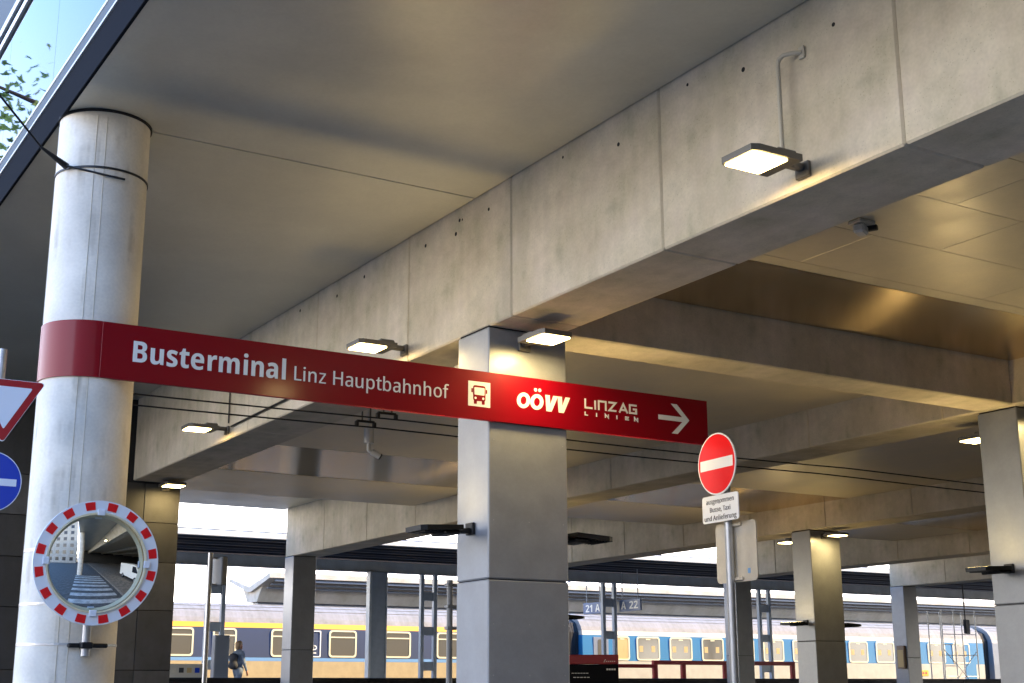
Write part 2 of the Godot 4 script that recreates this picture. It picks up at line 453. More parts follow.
func building():
	var b := thing("station_building", "concrete station deck on round column and grey clad piers with glass facade above", "building")
	# round column
	var col := part("round_column", b, "round raw concrete column with the red band round it")
	var st := mb()
	tube(st, [Vector3(COL.x, 0, COL.z), Vector3(COL.x, 1.3, COL.z), Vector3(COL.x, 2.6, COL.z), Vector3(COL.x, 3.9, COL.z), Vector3(COL.x, 5.2, COL.z), Vector3(COL.x, 6.60, COL.z)], 0.4, 72)
	put(st, "shaft", M.column, col)
	st = mb()   # formwork seams
	for a in [62.0, 74.0, 150.0, 240.0]:
		var d := Vector3(sin(deg_to_rad(a + 130)), 0, -cos(deg_to_rad(a + 130)))
		cbox(st, Vector3(COL.x, 3.3, COL.z) + d * 0.400, Vector3(0.008, 6.5, 0.008), 0.003, Basis(Vector3.UP, -deg_to_rad(a)))
	put(st, "formwork_seam", M.concrete, col)
	st = mb()
	tube(st, [Vector3(COL.x, 6.597, COL.z), Vector3(COL.x, 6.625, COL.z)], 0.416, 72)
	put(st, "head_joint", M.joint, col)
	for z in [0.3, 12.5]:
		var c2 := part("round_column", b)
		st = mb()
		tube(st, [Vector3(COL.x, 0, z), Vector3(COL.x, 6.60, z)], 0.4, 32)
		put(st, "shaft", M.column, c2)
	# slab above everything
	st = mb()
	bx2(st, Vector3(2.7, 6.80, -36.6), Vector3(63, 7.40, 34), 0.02)
	put(st, "deck_slab", M.concrete, b)
	# end walls of the deck behind the photographer and at its far right
	var ew := part("end_wall", b)
	st = mb(); bx2(st, Vector3(2.7, 0, 34.01), Vector3(63, 6.79, 34.4), 0.01); put(st, "wall", M.dark_clad, ew)
	st = mb(); bx2(st, Vector3(63.01, 0, -12.0), Vector3(63.4, 6.79, 34.4), 0.01); put(st, "wall", M.dark_clad, ew)
	# first beam
	var cuts := [-24.0, -21.05, -18.4, -16.0, -13.4, -11.15, -8.70, -6.02, -3.4, -0.75, 1.9, 4.5, 7.2, 9.8, 12.4, 20.0, 34.0]
	var b0 := part("concrete_beam", b, "deep pale concrete beam carrying the row of floodlights")
	beam_pieces(b0, BX, BX + BW, SOFFIT, HIGH + 0.15, cuts, M.concrete)
	st = mb()   # plugged tie holes and anchors on its face
	var rng := RandomNumberGenerator.new(); rng.seed = 5
	for z in [-13.0, -12.3, -12.22, -12.16, -11.6, -10.2, -9.3, -8.3, -7.6, -14.6, -15.4, -16.6, -6.6, -5.6]:
		var h := 6.38 + rng.randf_range(-0.09, 0.14)
		st = mb()
		tube(st, [Vector3(BX - 0.0015, h, z), Vector3(BX + 0.01, h, z)], rng.randf_range(0.012, 0.024), 10)
		put(st, "tie_hole", M.joint, b0)
	# other beams
	for k in range(1, 8):
		var bk := part("concrete_beam", b)
		var x := BX + PITCH * k
		var c := [-36.3]
		while c[-1] < -2.0: c.append(c[-1] + 2.62)
		c.append(34.0)
		beam_pieces(bk, x, x + BW, SOFFIT, HIGH + 0.15, c, M.concrete)
	# cross beams at the first row of piers
	for k in range(0, 7):
		var ck := part("cross_beam", b)
		var xa := BX + BW + PITCH * k; var xb := BX + PITCH * (k + 1)
		st = mb()
		bx2(st, Vector3(xa + 0.004, SOFFIT + 0.004, -12.12), Vector3(xb - 0.004, HIGH + 0.1, -11.55), 0.016)
		put(st, "concrete_face", M.concrete, ck)
	# piers
	for k in range(0, 8):
		pier(b, BX - 0.012 + PITCH * k + (0.10 if k == 1 else 0.0), -11.91)
		if k > 0:
			pier(b, BX - 0.012 + PITCH * k, -24.05)
			pier(b, BX - 0.012 + PITCH * k, -36.0, true)
	# ceilings
	var hc := part("ceiling", b, "satin grey sheet ceiling beside the glass facade")
	var zc := [-24.0, -11.86, 0.3, 12.4, 34.0]
	for i in 4:
		flat_panel(hc, "ceiling_panel", M.ceiling, 2.528, BX - 0.004, zc[i], zc[i + 1], HIGH, 0.05, 0.012)
	for k in range(0, 7):
		var xa := BX + BW + PITCH * k + 0.004; var xb := BX + PITCH * (k + 1) - 0.004
		var lc := part("ceiling", b)
		if k == 0:   # narrow panels can be told apart near the first beam
			for r in 12:
				var z1 := -9.72 + 0.985 * r
				var xs := [xa, 9.335 + (0.9 if r % 2 else 0.0), 12.0 + (0.9 if r % 2 else 0.0), xb]
				for i in 3: flat_panel(lc, "ceiling_panel", M.ceiling2, xs[i], xs[i + 1], z1, z1 + 0.985, LOW, 0.05, 0.0025)
			flat_panel(lc, "ceiling_panel", M.ceiling2, xa, xb, -9.93, -9.72, LOW, 0.05, 0.0025)
			flat_panel(lc, "ceiling_panel", M.ceiling2, xa, xb, 2.1, 34.0, LOW)
		else:
			flat_panel(lc, "ceiling_panel", M.ceiling2, xa, xb, -9.93, 34.0, LOW)
		strip_panel(lc, xa, xb, -11.54, -9.95)
		flat_panel(lc, "ceiling_panel", M.ceiling2, xa, xb, -22.42, -12.13, LOW)
		strip_panel(lc, xa, xb, -25.5, -22.45)
		flat_panel(lc, "ceiling_panel", M.ceiling2, xa, xb, -28.6, -25.52, LOW)
		st = mb()
		bx2(st, Vector3(xa, LOW + 0.052, -28.6), Vector3(xb, 6.6, -28.5), 0.004)
		put(st, "riser", M.ceiling, lc)
		flat_panel(lc, "edge_panel", M.ceiling, xa, xb, -36.5, -28.62, 6.52, 0.2)
	# dark tiled wall at the end of the first beam
	var w := part("tiled_wall", b, "wall of large dark stone tiles behind the round column")
	st = mb()
	bx2(st, Vector3(-2.0, 0, -24.6), Vector3(7.66, HIGH + 0.1, -24.02), 0.0)
	put(st, "backing", M.joint, w)
	var ry := [0.12, 1.02, 1.915, 2.925, 3.755, 4.45, 5.14]
	rng.seed = 17
	for r in ry.size():
		var y0: float = ry[r]; var y1: float = ry[r + 1] if r + 1 < ry.size() else HIGH - 0.01
		var x := 7.66
		while x > -1.9:
			var wd := 0.64 if x > 7.6 else 0.92
			var xl := maxf(x - wd, -1.99)
			if y1 <= 5.15 or x < BX:
				st = mb()
				bx2(st, Vector3(xl + 0.006, y0 + 0.006, -24.02), Vector3(x - 0.006, y1 - 0.006, -23.985 + rng.randf_range(-0.004, 0.004)), 0.003)
				put(st, "tile", M["tile%d" % rng.randi_range(0, 3)], w)
			x = xl
	# glass facade above the ceiling edge
	var f := part("glass_facade", b, "glazed facade band above the ceiling edge")
	st = mb()
	bx2(st, Vector3(2.505, HIGH - 0.02, -36.0), Vector3(2.535, 6.945, 34), 0.004); put(st, "dark_fascia", M.fascia, f)
	st = mb()
	bx2(st, Vector3(2.49, 6.947, -36.0), Vector3(2.6, 6.967, 34), 0.003); put(st, "white_trim", M.trim, f)
	st = mb()
	bx2(st, Vector3(2.505, 6.969, -36.0), Vector3(2.6, 7.10, 34), 0.004); put(st, "sill_profile", M.profile, f)
	st = mb()
	bx2(st, Vector3(2.497, 7.102, -36.0), Vector3(2.6, 7.13, 34), 0.004); put(st, "white_trim", M.trim, f)
	var pz := -36.0
	while pz < 33.0:
		var pe := pz + 2.35
		st = mb()
		bx2(st, Vector3(2.53, 7.132, pz + 0.004), Vector3(2.56, 8.72, pe - 0.004), 0.0); put(st, "pane", M.glass, f)
		pz = pe
	st = mb()
	bx2(st, Vector3(2.50, 8.722, -36.0), Vector3(2.6, 8.80, 34), 0.004); put(st, "transom", M.trim, f)
	st = mb()
	bx2(st, Vector3(2.52, 8.802, -36.0), Vector3(2.6, 8.90, 34), 0.004); put(st, "transom", M.fascia, f)
	st = mb()
	bx2(st, Vector3(2.49, 8.902, -36.0), Vector3(2.6, 8.99, 34), 0.004); put(st, "transom", M.trim, f)
	pz = -36.0
	while pz < 33.0:
		st = mb()
		bx2(st, Vector3(2.54, 8.992, pz + 0.03), Vector3(2.58, 10.6, pz + 2.32), 0.0); put(st, "upper_panel", M.profile, f)
		pz += 2.35
	st = mb()
	bx2(st, Vector3(2.60, 7.41, -18), Vector3(62, 10.62, 34), 0.0); put(st, "upper_storey", M.room, f)

# ---------------------------------------------------------------- platform
func platform():
	var st := mb()
	bx2(st, Vector3(-60, 0.0, -48.2), Vector3(160, 1.25, -37.6), 0.02)
	put(st, "platform", M.slab, self).set_meta("kind", "structure")
	var w := thing("parapet_wall", "low black parapet wall along the far edge of the deck", "wall")
	st = mb()
	for i in 22:
		bx2(st, Vector3(7.67 + i * 5.0, 0, -37.2), Vector3(7.67 + i * 5.0 + 4.98, 1.84, -36.95), 0.01)
	put(st, "wall", M.parapet, w)
	st = mb()
	bx2(st, Vector3(7.67, 1.842, -37.24), Vector3(117, 1.90, -36.91), 0.012); put(st, "coping", M.parapet, w)
	# canopy over the platform
	var c := thing("platform_canopy", "long dark blue platform canopy with grey girder on paired posts", "canopy")
	st = mb(); bx2(st, Vector3(-30, 5.88, -38.40), Vector3(130, 6.05, -38.28), 0.01); put(st, "edge_fascia", M.canopy_edge, c)
	st = mb(); bx2(st, Vector3(-30, 6.0, -46.0), Vector3(130, 6.1, -38.41), 0.0); put(st, "roof_sheet", M.canopy_dark, c)
	for i in 6:
		st = mb()
		var z := -39.3 - i * 0.78
		bx2(st, Vector3(-30, 5.90, z - 0.05), Vector3(130, 5.998, z + 0.05), 0.006); put(st, "purlin", M.canopy_rib if i % 2 == 0 else M.canopy_dark, c)
	st = mb(); bx2(st, Vector3(-30, 5.53, -43.62), Vector3(130, 5.88, -43.42), 0.012); put(st, "girder", M.girder, c)
	st = mb(); bx2(st, Vector3(-30, 5.50, -43.68), Vector3(130, 5.53, -43.36), 0.006); put(st, "girder_flange", M.girder, c)
	for k in range(-3, 14):
		var x := 15.0 + 7.8 * k
		for dx in [0.0, 0.52]:
			st = mb()
			bx2(st, Vector3(x + dx - 0.07, 1.25, -43.6), Vector3(x + dx + 0.07, 5.5, -43.44), 0.012); put(st, "post", M.post, c)
		for h in [2.2, 3.4, 4.6]:
			st = mb()
			bx2(st, Vector3(x + 0.072, h, -43.56), Vector3(x + 0.448, h + 0.3, -43.48), 0.006); put(st, "tie_plate", M.post, c)
	# one broad stanchion stands between two pairs
	var s := thing("steel_stanchion", "broad blue grey steel stanchion under the canopy girder", "post")
	st = mb(); bx2(st, Vector3(20.66, 1.25, -43.30), Vector3(21.2, 5.5, -43.12), 0.02); put(st, "web", M.post, s)
	st = mb(); bx2(st, Vector3(20.56, 1.25, -43.35), Vector3(20.655, 5.5, -43.07), 0.01); put(st, "flange", M.girder, s)
	st = mb(); bx2(st, Vector3(21.205, 1.25, -43.35), Vector3(21.24, 5.5, -43.07), 0.01); put(st, "flange", M.post, s)

func far_side():
	# butterfly canopy behind the train: cross-section swept along x
	var c := thing("butterfly_canopy", "pale concrete butterfly canopy with ribbed underside behind the train", "canopy")
	var ez := Vector3(1, 0, 0)
	var o := Vector3(22.0, 0, 0)
	var sec := PackedVector2Array([Vector2(-56, 6.45), Vector2(-58.4, 5.95), Vector2(-61, 6.50), Vector2(-61, 6.35), Vector2(-58.6, 5.75), Vector2(-58.2, 5.75), Vector2(-56, 6.22)])
	var st := mb(); prism(st, sec, o, Vector3(0, 0, 1), Vector3.UP, ez, 110.0); put(st, "roof_wings", M.far_wall2, c)
	sec = PackedVector2Array([Vector2(-57.2, 5.98), Vector2(-57.8, 5.3), Vector2(-59.0, 5.3), Vector2(-59.6, 5.98), Vector2(-58.9, 5.80), Vector2(-58.4, 5.74), Vector2(-57.9, 5.80)])
	st = mb(); prism(st, sec, o + Vector3(0.15, 0, 0), Vector3(0, 0, 1), Vector3.UP, ez, 109.0); put(st, "trough", M.far_wall2, c)
	st = mb(); bx2(st, Vector3(22.3, 5.05, -58.7), Vector3(131, 5.30, -58.1), 0.02); put(st, "spine_beam", M.coach_grey, c)
	for i in 3:
		st = mb(); bx2(st, Vector3(22.3, 5.82 + i * 0.13, -57.1 + i * 0.42), Vector3(131, 5.9 + i * 0.13, -56.95 + i * 0.42), 0.0); put(st, "rib", M.canopy_rib, c)
	for i in 9:
		st = mb(); tube(st, [Vector3(23.5 + i * 12.0, 0.45, -58.4), Vector3(23.5 + i * 12.0, 5.06, -58.4)], 0.16, 14); put(st, "post", M.post, c)
	# low buildings beyond the tracks
	far_building("goods_shed", "long low cream goods shed beyond the railway tracks", Vector3(-30, 0.45, -86), 64, 14, 5.0, M.far_wall)
	far_building("depot_building", "wide cream depot building far behind the butterfly canopy", Vector3(38, 0.45, -104), 90, 16, 6.0, M.far_wall)
	# catenary mast that shows against the bright sky
	for q in [[21.2, -72.0, "slim lattice mast seen through the gap above the platform canopy"], [47.0, -72.0, "slim lattice mast standing beyond the butterfly canopy"]]:
		var m := thing("catenary_mast", q[2], "mast", Vector3(q[0], 0.45, q[1]), "catenary masts")
		for s in [[-0.2, -0.2], [0.2, -0.2], [0.2, 0.2], [-0.2, 0.2]]:
			st = mb(); cbox(st, Vector3(s[0], 5.5, s[1]), Vector3(0.08, 11.0, 0.08), 0.01); put(st, "leg", M.post, m)
		for i in 14:
			st = mb(); cbox(st, Vector3(0, 0.5 + i * 0.78, 0.2), Vector3(0.4, 0.06, 0.05), 0.01); put(st, "rung", M.post, m)
			if i % 2 == 0:
				st = mb(); cbox(st, Vector3(-0.2, 0.9 + i * 0.78, 0), Vector3(0.05, 0.06, 0.4), 0.01); put(st, "rung", M.post, m)
		st = mb(); tube(st, [Vector3(0, 7.2, 0.2), Vector3(0, 7.9, 4.5)], 0.05, 8); put(st, "arm", M.post, m)

func far_building(called: String, label: String, at: Vector3, w: float, d: float, h: float, m: Material):
	var b := thing(called, label, "building", at)
	var st := mb(); bx2(st, Vector3(0, 0, -d), Vector3(w, h, 0), 0.02); put(st, "wall", m, b)
	st = mb()
	prism(st, PackedVector2Array([Vector2(-d - 0.5, h), Vector2(0.5, h), Vector2(-d / 2, h + 1.6)]), Vector3(-0.4, 0.004, 0), Vector3(0, 0, 1), Vector3.UP, Vector3(1, 0, 0), w + 0.8)
	put(st, "roof", M.far_roof if called == "goods_shed" else M.far_wall2, b)
	var n := int(w / 4.0)
	for i in n:
		var x := 2.0 + i * 4.0
		st = mb(); ring(st, rrect(1.6, 1.5, 0.02, 1), rrect(1.4, 1.3, 0.02, 1), Vector3(x, h * 0.55, 0.002), Vector3.RIGHT, Vector3.UP, Vector3(0, 0, 1), 0.06); put(st, "window_frame", M.white, b)
		st = mb(); cbox(st, Vector3(x, h * 0.55, 0.012), Vector3(1.41, 1.31, 0.02), 0.0); put(st, "pane", M.win_dark, b)

# ---------------------------------------------------------------- train
func coach(called: String, label: String, x0: float, x1: float, lower: Material, band: Material, line: Material, top: Material, wins: Array, kind := 0) -> Node3D:
	var t := thing(called, label, "railway coach", Vector3(x0, 0.75, -50.0), "coaches of the standing train")
	var L := x1 - x0
	# cross-section on the near side: [y, z] above rail, mirrored at z = -1.4
	var seg := [
		["lower_panel", lower, [[0.75, -0.10], [1.0, -0.02], [1.86, 0.0]]],
		["stripe", line, [[1.864, 0.003], [1.99, 0.003]]],
		["window_band", band, [[1.994, 0.0], [3.08, -0.03]]],
		["top_stripe", top, [[3.084, -0.026], [3.27, -0.07]]],
		["roof", M.coach_roof, [[3.274, -0.075], [3.45, -0.15], [3.68, -0.33], [3.86, -0.60], [3.98, -0.95], [4.03, -1.4]]]]
	for s in seg:
		var st := mb()
		var pr: Array = s[2]
		for i in pr.size() - 1:
			var a := Vector3(0, pr[i][0], pr[i][1]); var b := Vector3(0, pr[i + 1][0], pr[i + 1][1])
			var out := Vector3(0, b.z - a.z, 0).abs() * 0 + Vector3(0, a.z - b.z, b.y - a.y)
			var e := Vector3(L, 0, 0)
			quad(st, a, b, b + e, a + e, out)
			var am := Vector3(a.x, a.y, -2.8 - a.z); var bm := Vector3(b.x, b.y, -2.8 - b.z)
			quad(st, am, bm, bm + e, am + e, Vector3(out.x, out.y, -out.z))
			for xx in [0.0, L]:
				quad(st, Vector3(xx, a.y, a.z), Vector3(xx, b.y, b.z), Vector3(xx, b.y, -2.8 - b.z), Vector3(xx, a.y, -2.8 - a.z), Vector3(-1 if xx == 0.0 else 1, 0, 0))
		put(st, s[0], s[1], t)
	# roof ribs and vents
	for i in 4:
		var st := mb()
		var z := -0.42 - i * 0.26; var y: float = [3.745, 3.895, 3.972, 4.008][i]
		cbox(st, Vector3(L / 2, y + 0.006, z), Vector3(L - 0.6, 0.02, 0.03), 0.004); put(st, "roof_bead", M.coach_roof, t)
	for x in wins:
		var wd: float = x[1] - x[0]
		var cx: float = (x[0] + x[1]) / 2 - x0
		var lo := 2.02; var hi := 3.05
		var wn := part("window", t)
		var st := mb()
		ring(st, rrect(wd, hi - lo, 0.13, 4), rrect(wd - 0.13, hi - lo - 0.13, 0.09, 4), Vector3(cx, (lo + hi) / 2, -0.022), Vector3.RIGHT, Vector3.UP, Vector3(0, 0, 1), 0.05)
		put(st, "frame", M.window_frame, wn)
		st = mb()
		prism(st, rrect(wd - 0.10, hi - lo - 0.10, 0.09, 4), Vector3(cx, (lo + hi) / 2, -0.012), Vector3.RIGHT, Vector3.UP, Vector3(0, 0, 1), 0.022)
		put(st, "pane", M.curtain if x.size() > 2 and x[2] == 1 else M.coach_glass, wn)
		if kind == 0:
			st = mb(); cbox(st, Vector3(cx, hi - 0.27, 0.016), Vector3(wd - 0.12, 0.05, 0.02), 0.004); put(st, "bar", M.window_frame, wn)
		else:
			st = mb(); cbox(st, Vector3(cx, hi - 0.12, 0.014), Vector3(0.24, 0.05, 0.012), 0.003); put(st, "handle", M.window_frame, wn)
			for q in [-0.30, 0.22]:
				st = mb(); cbox(st, Vector3(cx + q * wd, lo + 0.50, 0.0115), Vector3(0.2, 0.26, 0.004), 0.0); put(st, "seat_headrest", M.curtain, wn)
	# underframe and bogies
	var st := mb(); bx2(st, Vector3(0.4, 0.35, -2.5), Vector3(L - 0.4, 0.748, -0.3), 0.02); put(st, "underframe", M.rubber, t)
	for bxx in [3.5, L - 3.5]:
		for dx in [-1.25, 1.25]:
			st = mb(); tube(st, [Vector3(bxx + dx, 0.2, -0.72), Vector3(bxx + dx, 0.2, -0.6)], 0.46, 24); put(st, "wheel", M.lamp_body, t)
	return t

func train():
	var a := coach("dining_coach", "slate blue and cream dining coach with yellow line under the roof", 7.2, 33.3, M.coach_cream, M.coach_slate, M.coach_sky, M.coach_yellow,
		[[10.9, 12.1], [13.2, 14.4], [15.55, 16.77], [17.5, 18.42], [19.79, 20.95], [22.17, 23.34], [24.54, 25.72], [26.9, 28.1], [29.3, 30.4], [31.2, 32.2]])
	# cup pictogram on a white-framed square
	var pg := part("pictogram", a, "white cup pictogram in a square frame")
	var o := Vector3(21.40 - 7.2, 2.52, 0.012)
	var st := mb(); ring(st, rrect(0.86, 1.0, 0.03, 1), rrect(0.78, 0.92, 0.03, 1), o, Vector3.RIGHT, Vector3.UP, Vector3(0, 0, 1), 0.008); put(st, "frame", M.white, pg)
	st = mb(); prism(st, PackedVector2Array([Vector2(-0.2, -0.05), Vector2(0.16, -0.05), Vector2(0.12, -0.28), Vector2(-0.16, -0.28)]), o, Vector3.RIGHT, Vector3.UP, Vector3(0, 0, 1), 0.006)
	ring(st, disc(0.09, 16, 1.0, Vector2(0.18, -0.14)), disc(0.05, 16, 1.0, Vector2(0.18, -0.14)), o, Vector3.RIGHT, Vector3.UP, Vector3(0, 0, 1), 0.006)
	prism(st, rrect(0.5, 0.04, 0.015, 2, Vector2(0, -0.34)), o, Vector3.RIGHT, Vector3.UP, Vector3(0, 0, 1), 0.006)
	for q in [-0.08, 0.04]:
		prism(st, stroke([Vector2(q, 0.0), Vector2(q + 0.05, 0.12), Vector2(q, 0.2), Vector2(q + 0.06, 0.32)], 0.05), o, Vector3.RIGHT, Vector3.UP, Vector3(0, 0, 1), 0.006)
	put(st, "cup", M.white, pg)
	var bw := []
	for i in 13: bw.append([36.91 + i * 1.835, 38.18 + i * 1.835])
	bw.pop_back()
	bw.append([35.74, 36.52, 1])
	var b := coach("passenger_coach", "bright blue and white passenger coach standing behind the red railing", 34.05, 59.45, M.coach_white, M.coach_blue, M.coach_white, M.coach_white, bw, 1)
	st = mb(); bx2(st, Vector3(0.55, 0.85, -0.03), Vector3(1.35, 3.0, 0.012), 0.01); put(st, "door", M.coach_grey, b)
	st = mb(); prism(st, rrect(0.36, 0.9, 0.08, 4), Vector3(0.95, 2.45, 0.013), Vector3.RIGHT, Vector3.UP, Vector3(0, 0, 1), 0.006); put(st, "door_window", M.coach_glass, b)
	st = mb(); bx2(st, Vector3(23.95, 0.85, -0.03), Vector3(24.75, 3.0, 0.012), 0.01); put(st, "door", M.coach_blue, b)
	var yl := part("placard", b, "small yellow placard with red marks")
	st = mb(); bx2(st, Vector3(20.6, 1.40, -0.01), Vector3(21.15, 1.68, 0.012), 0.003); put(st, "plate", M.coach_yellow, yl)
	st = mb(); cbox(st, Vector3(20.78, 1.54, 0.014), Vector3(0.12, 0.1, 0.004), 0.0); cbox(st, Vector3(20.97, 1.54, 0.014), Vector3(0.12, 0.1, 0.004), 0.0); put(st, "marks", M.sign_red, yl)
	var cc := coach("grey_coach", "grey coach coupled behind the bright blue coach", 60.2, 86.0, M.coach_grey, M.coach_grey, M.coach_grey, M.coach_grey, [[61.3, 62.0], [64, 65.2], [66, 67.2]], 1)
	cc.set_meta("label", "plain grey coach coupled to the far end of the blue coach")
	# gangways
	var gi := 0
	for x in [[33.32, 34.03], [59.47, 60.18]]:
		var g := thing("gangway_bellows", ["dark rubber gangway between the cream coach and the blue coach", "dark rubber gangway between the blue coach and the grey coach"][gi], "gangway", Vector3(x[0], 0.75, -50.0), "gangways of the train")
		gi += 1
		for i in 5:
			st = mb()
			var xx: float = (x[1] - x[0]) * (i + 0.5) / 5
			var sec := PackedVector2Array([Vector2(-0.35, 0.8), Vector2(-0.3, 3.2), Vector2(-0.5, 3.6), Vector2(-0.95, 3.82), Vector2(-1.4, 3.88), Vector2(-1.85, 3.82), Vector2(-2.3, 3.6), Vector2(-2.5, 3.2), Vector2(-2.45, 0.8)])
			prism(st, sec, Vector3(xx - 0.06, 0, 0), Vector3(0, 0, 1), Vector3.UP, Vector3(1, 0, 0), 0.12); put(st, "fold", M.rubber, g)

# ---------------------------------------------------------------- lamps
func lamp(label: String, at: Vector3, out: Vector3, group: String, conduit := false, uv := Vector3.UP) -> Node3D:
	var t := thing("floodlight", label, "floodlight", at, group)
	var side := out.cross(uv)
	var bs := Basis(side, uv, -out)       # local -z points out
	var bm: Material = M.lamp_body if uv.y > 0 else M.lamp_black
	var st := mb()
	cbox(st, out * 0.02, Vector3(0.14, 0.12, 0.036), 0.006, bs); put(st, "bracket", bm, t)
	st = mb()
	cbox(st, out * 0.13 + uv * 0.02, Vector3(0.07, 0.055, 0.24), 0.012, bs); put(st, "arm", bm, t)
	# tapered flat housing
	st = mb()
	var poly := PackedVector2Array([Vector2(-0.19, 0.20), Vector2(0.19, 0.20), Vector2(0.19, 0.60), Vector2(0.16, 0.66), Vector2(-0.16, 0.66), Vector2(-0.19, 0.60)])
	prism(st, poly, uv * -0.025, side, out, uv, 0.05)
	cbox(st, out * 0.30 + uv * 0.045, Vector3(0.30, 0.04, 0.18), 0.012, bs)
	for i in 5: cbox(st, out * (0.44 + i * 0.04) + uv * 0.032, Vector3(0.30, 0.014, 0.008), 0.002, bs)
	put(st, "housing", bm, t)
	st = mb()
	prism(st, rrect(0.32, 0.33, 0.02, 3), out * 0.475 + uv * (-0.034 if uv.y > 0 else -0.0262), side, out, uv, 0.008)
	put(st, "light_panel", M.glow, t)
	if uv.y < 0:
		for i in 3:
			st = mb(); cbox(st, out * 0.34 + side * (i - 1) * 0.07 + uv * 0.066, Vector3(0.03, 0.004, 0.06), 0.001, bs); put(st, "vent", M.galv, t)
	var at0 := t.position + out * 0.475 + uv * -0.05
	if uv.y > 0:
		var l := AreaLight3D.new(); l.name = "light"
		l.area_size = Vector2(0.3, 0.3)
		l.light_color = Color(1.0, 0.87, 0.61); l.light_energy = 0.5; l.area_range = 40.0; l.shadow_enabled = true
		t.add_child(l)
		l.look_at_from_position(at0, at0 - uv * 3.0, out)
	else:   # asymmetric optic: the beam leans away from the pier
		var l := SpotLight3D.new(); l.name = "light"
		l.spot_angle = 60.0; l.spot_angle_attenuation = 0.6; l.spot_range = 40.0; l.spot_attenuation = 2.0; l.light_size = 0.14
		l.light_color = Color(1.0, 0.87, 0.61); l.light_energy = 0.62; l.shadow_enabled = true
		t.add_child(l)
		l.look_at_from_position(at0, at0 - uv * 3.0 + out * 1.8, out)
	if conduit:
		st = mb()
		tube(st, [Vector3(-0.02, 0.93, 0.05), Vector3(-0.07, 0.93, 0.0), Vector3(-0.09, 0.935, -0.07), Vector3(-0.10, 0.91, -0.11), Vector3(-0.10, 0.85, -0.12), Vector3(-0.10, 0.4, -0.12), Vector3(-0.10, 0.05, -0.12)], 0.018, 10)
		cbox(st, Vector3(-0.012, 0.93, 0.05), Vector3(0.02, 0.10, 0.06), 0.006)
		put(st, "conduit", M.conduit, t)
	return t

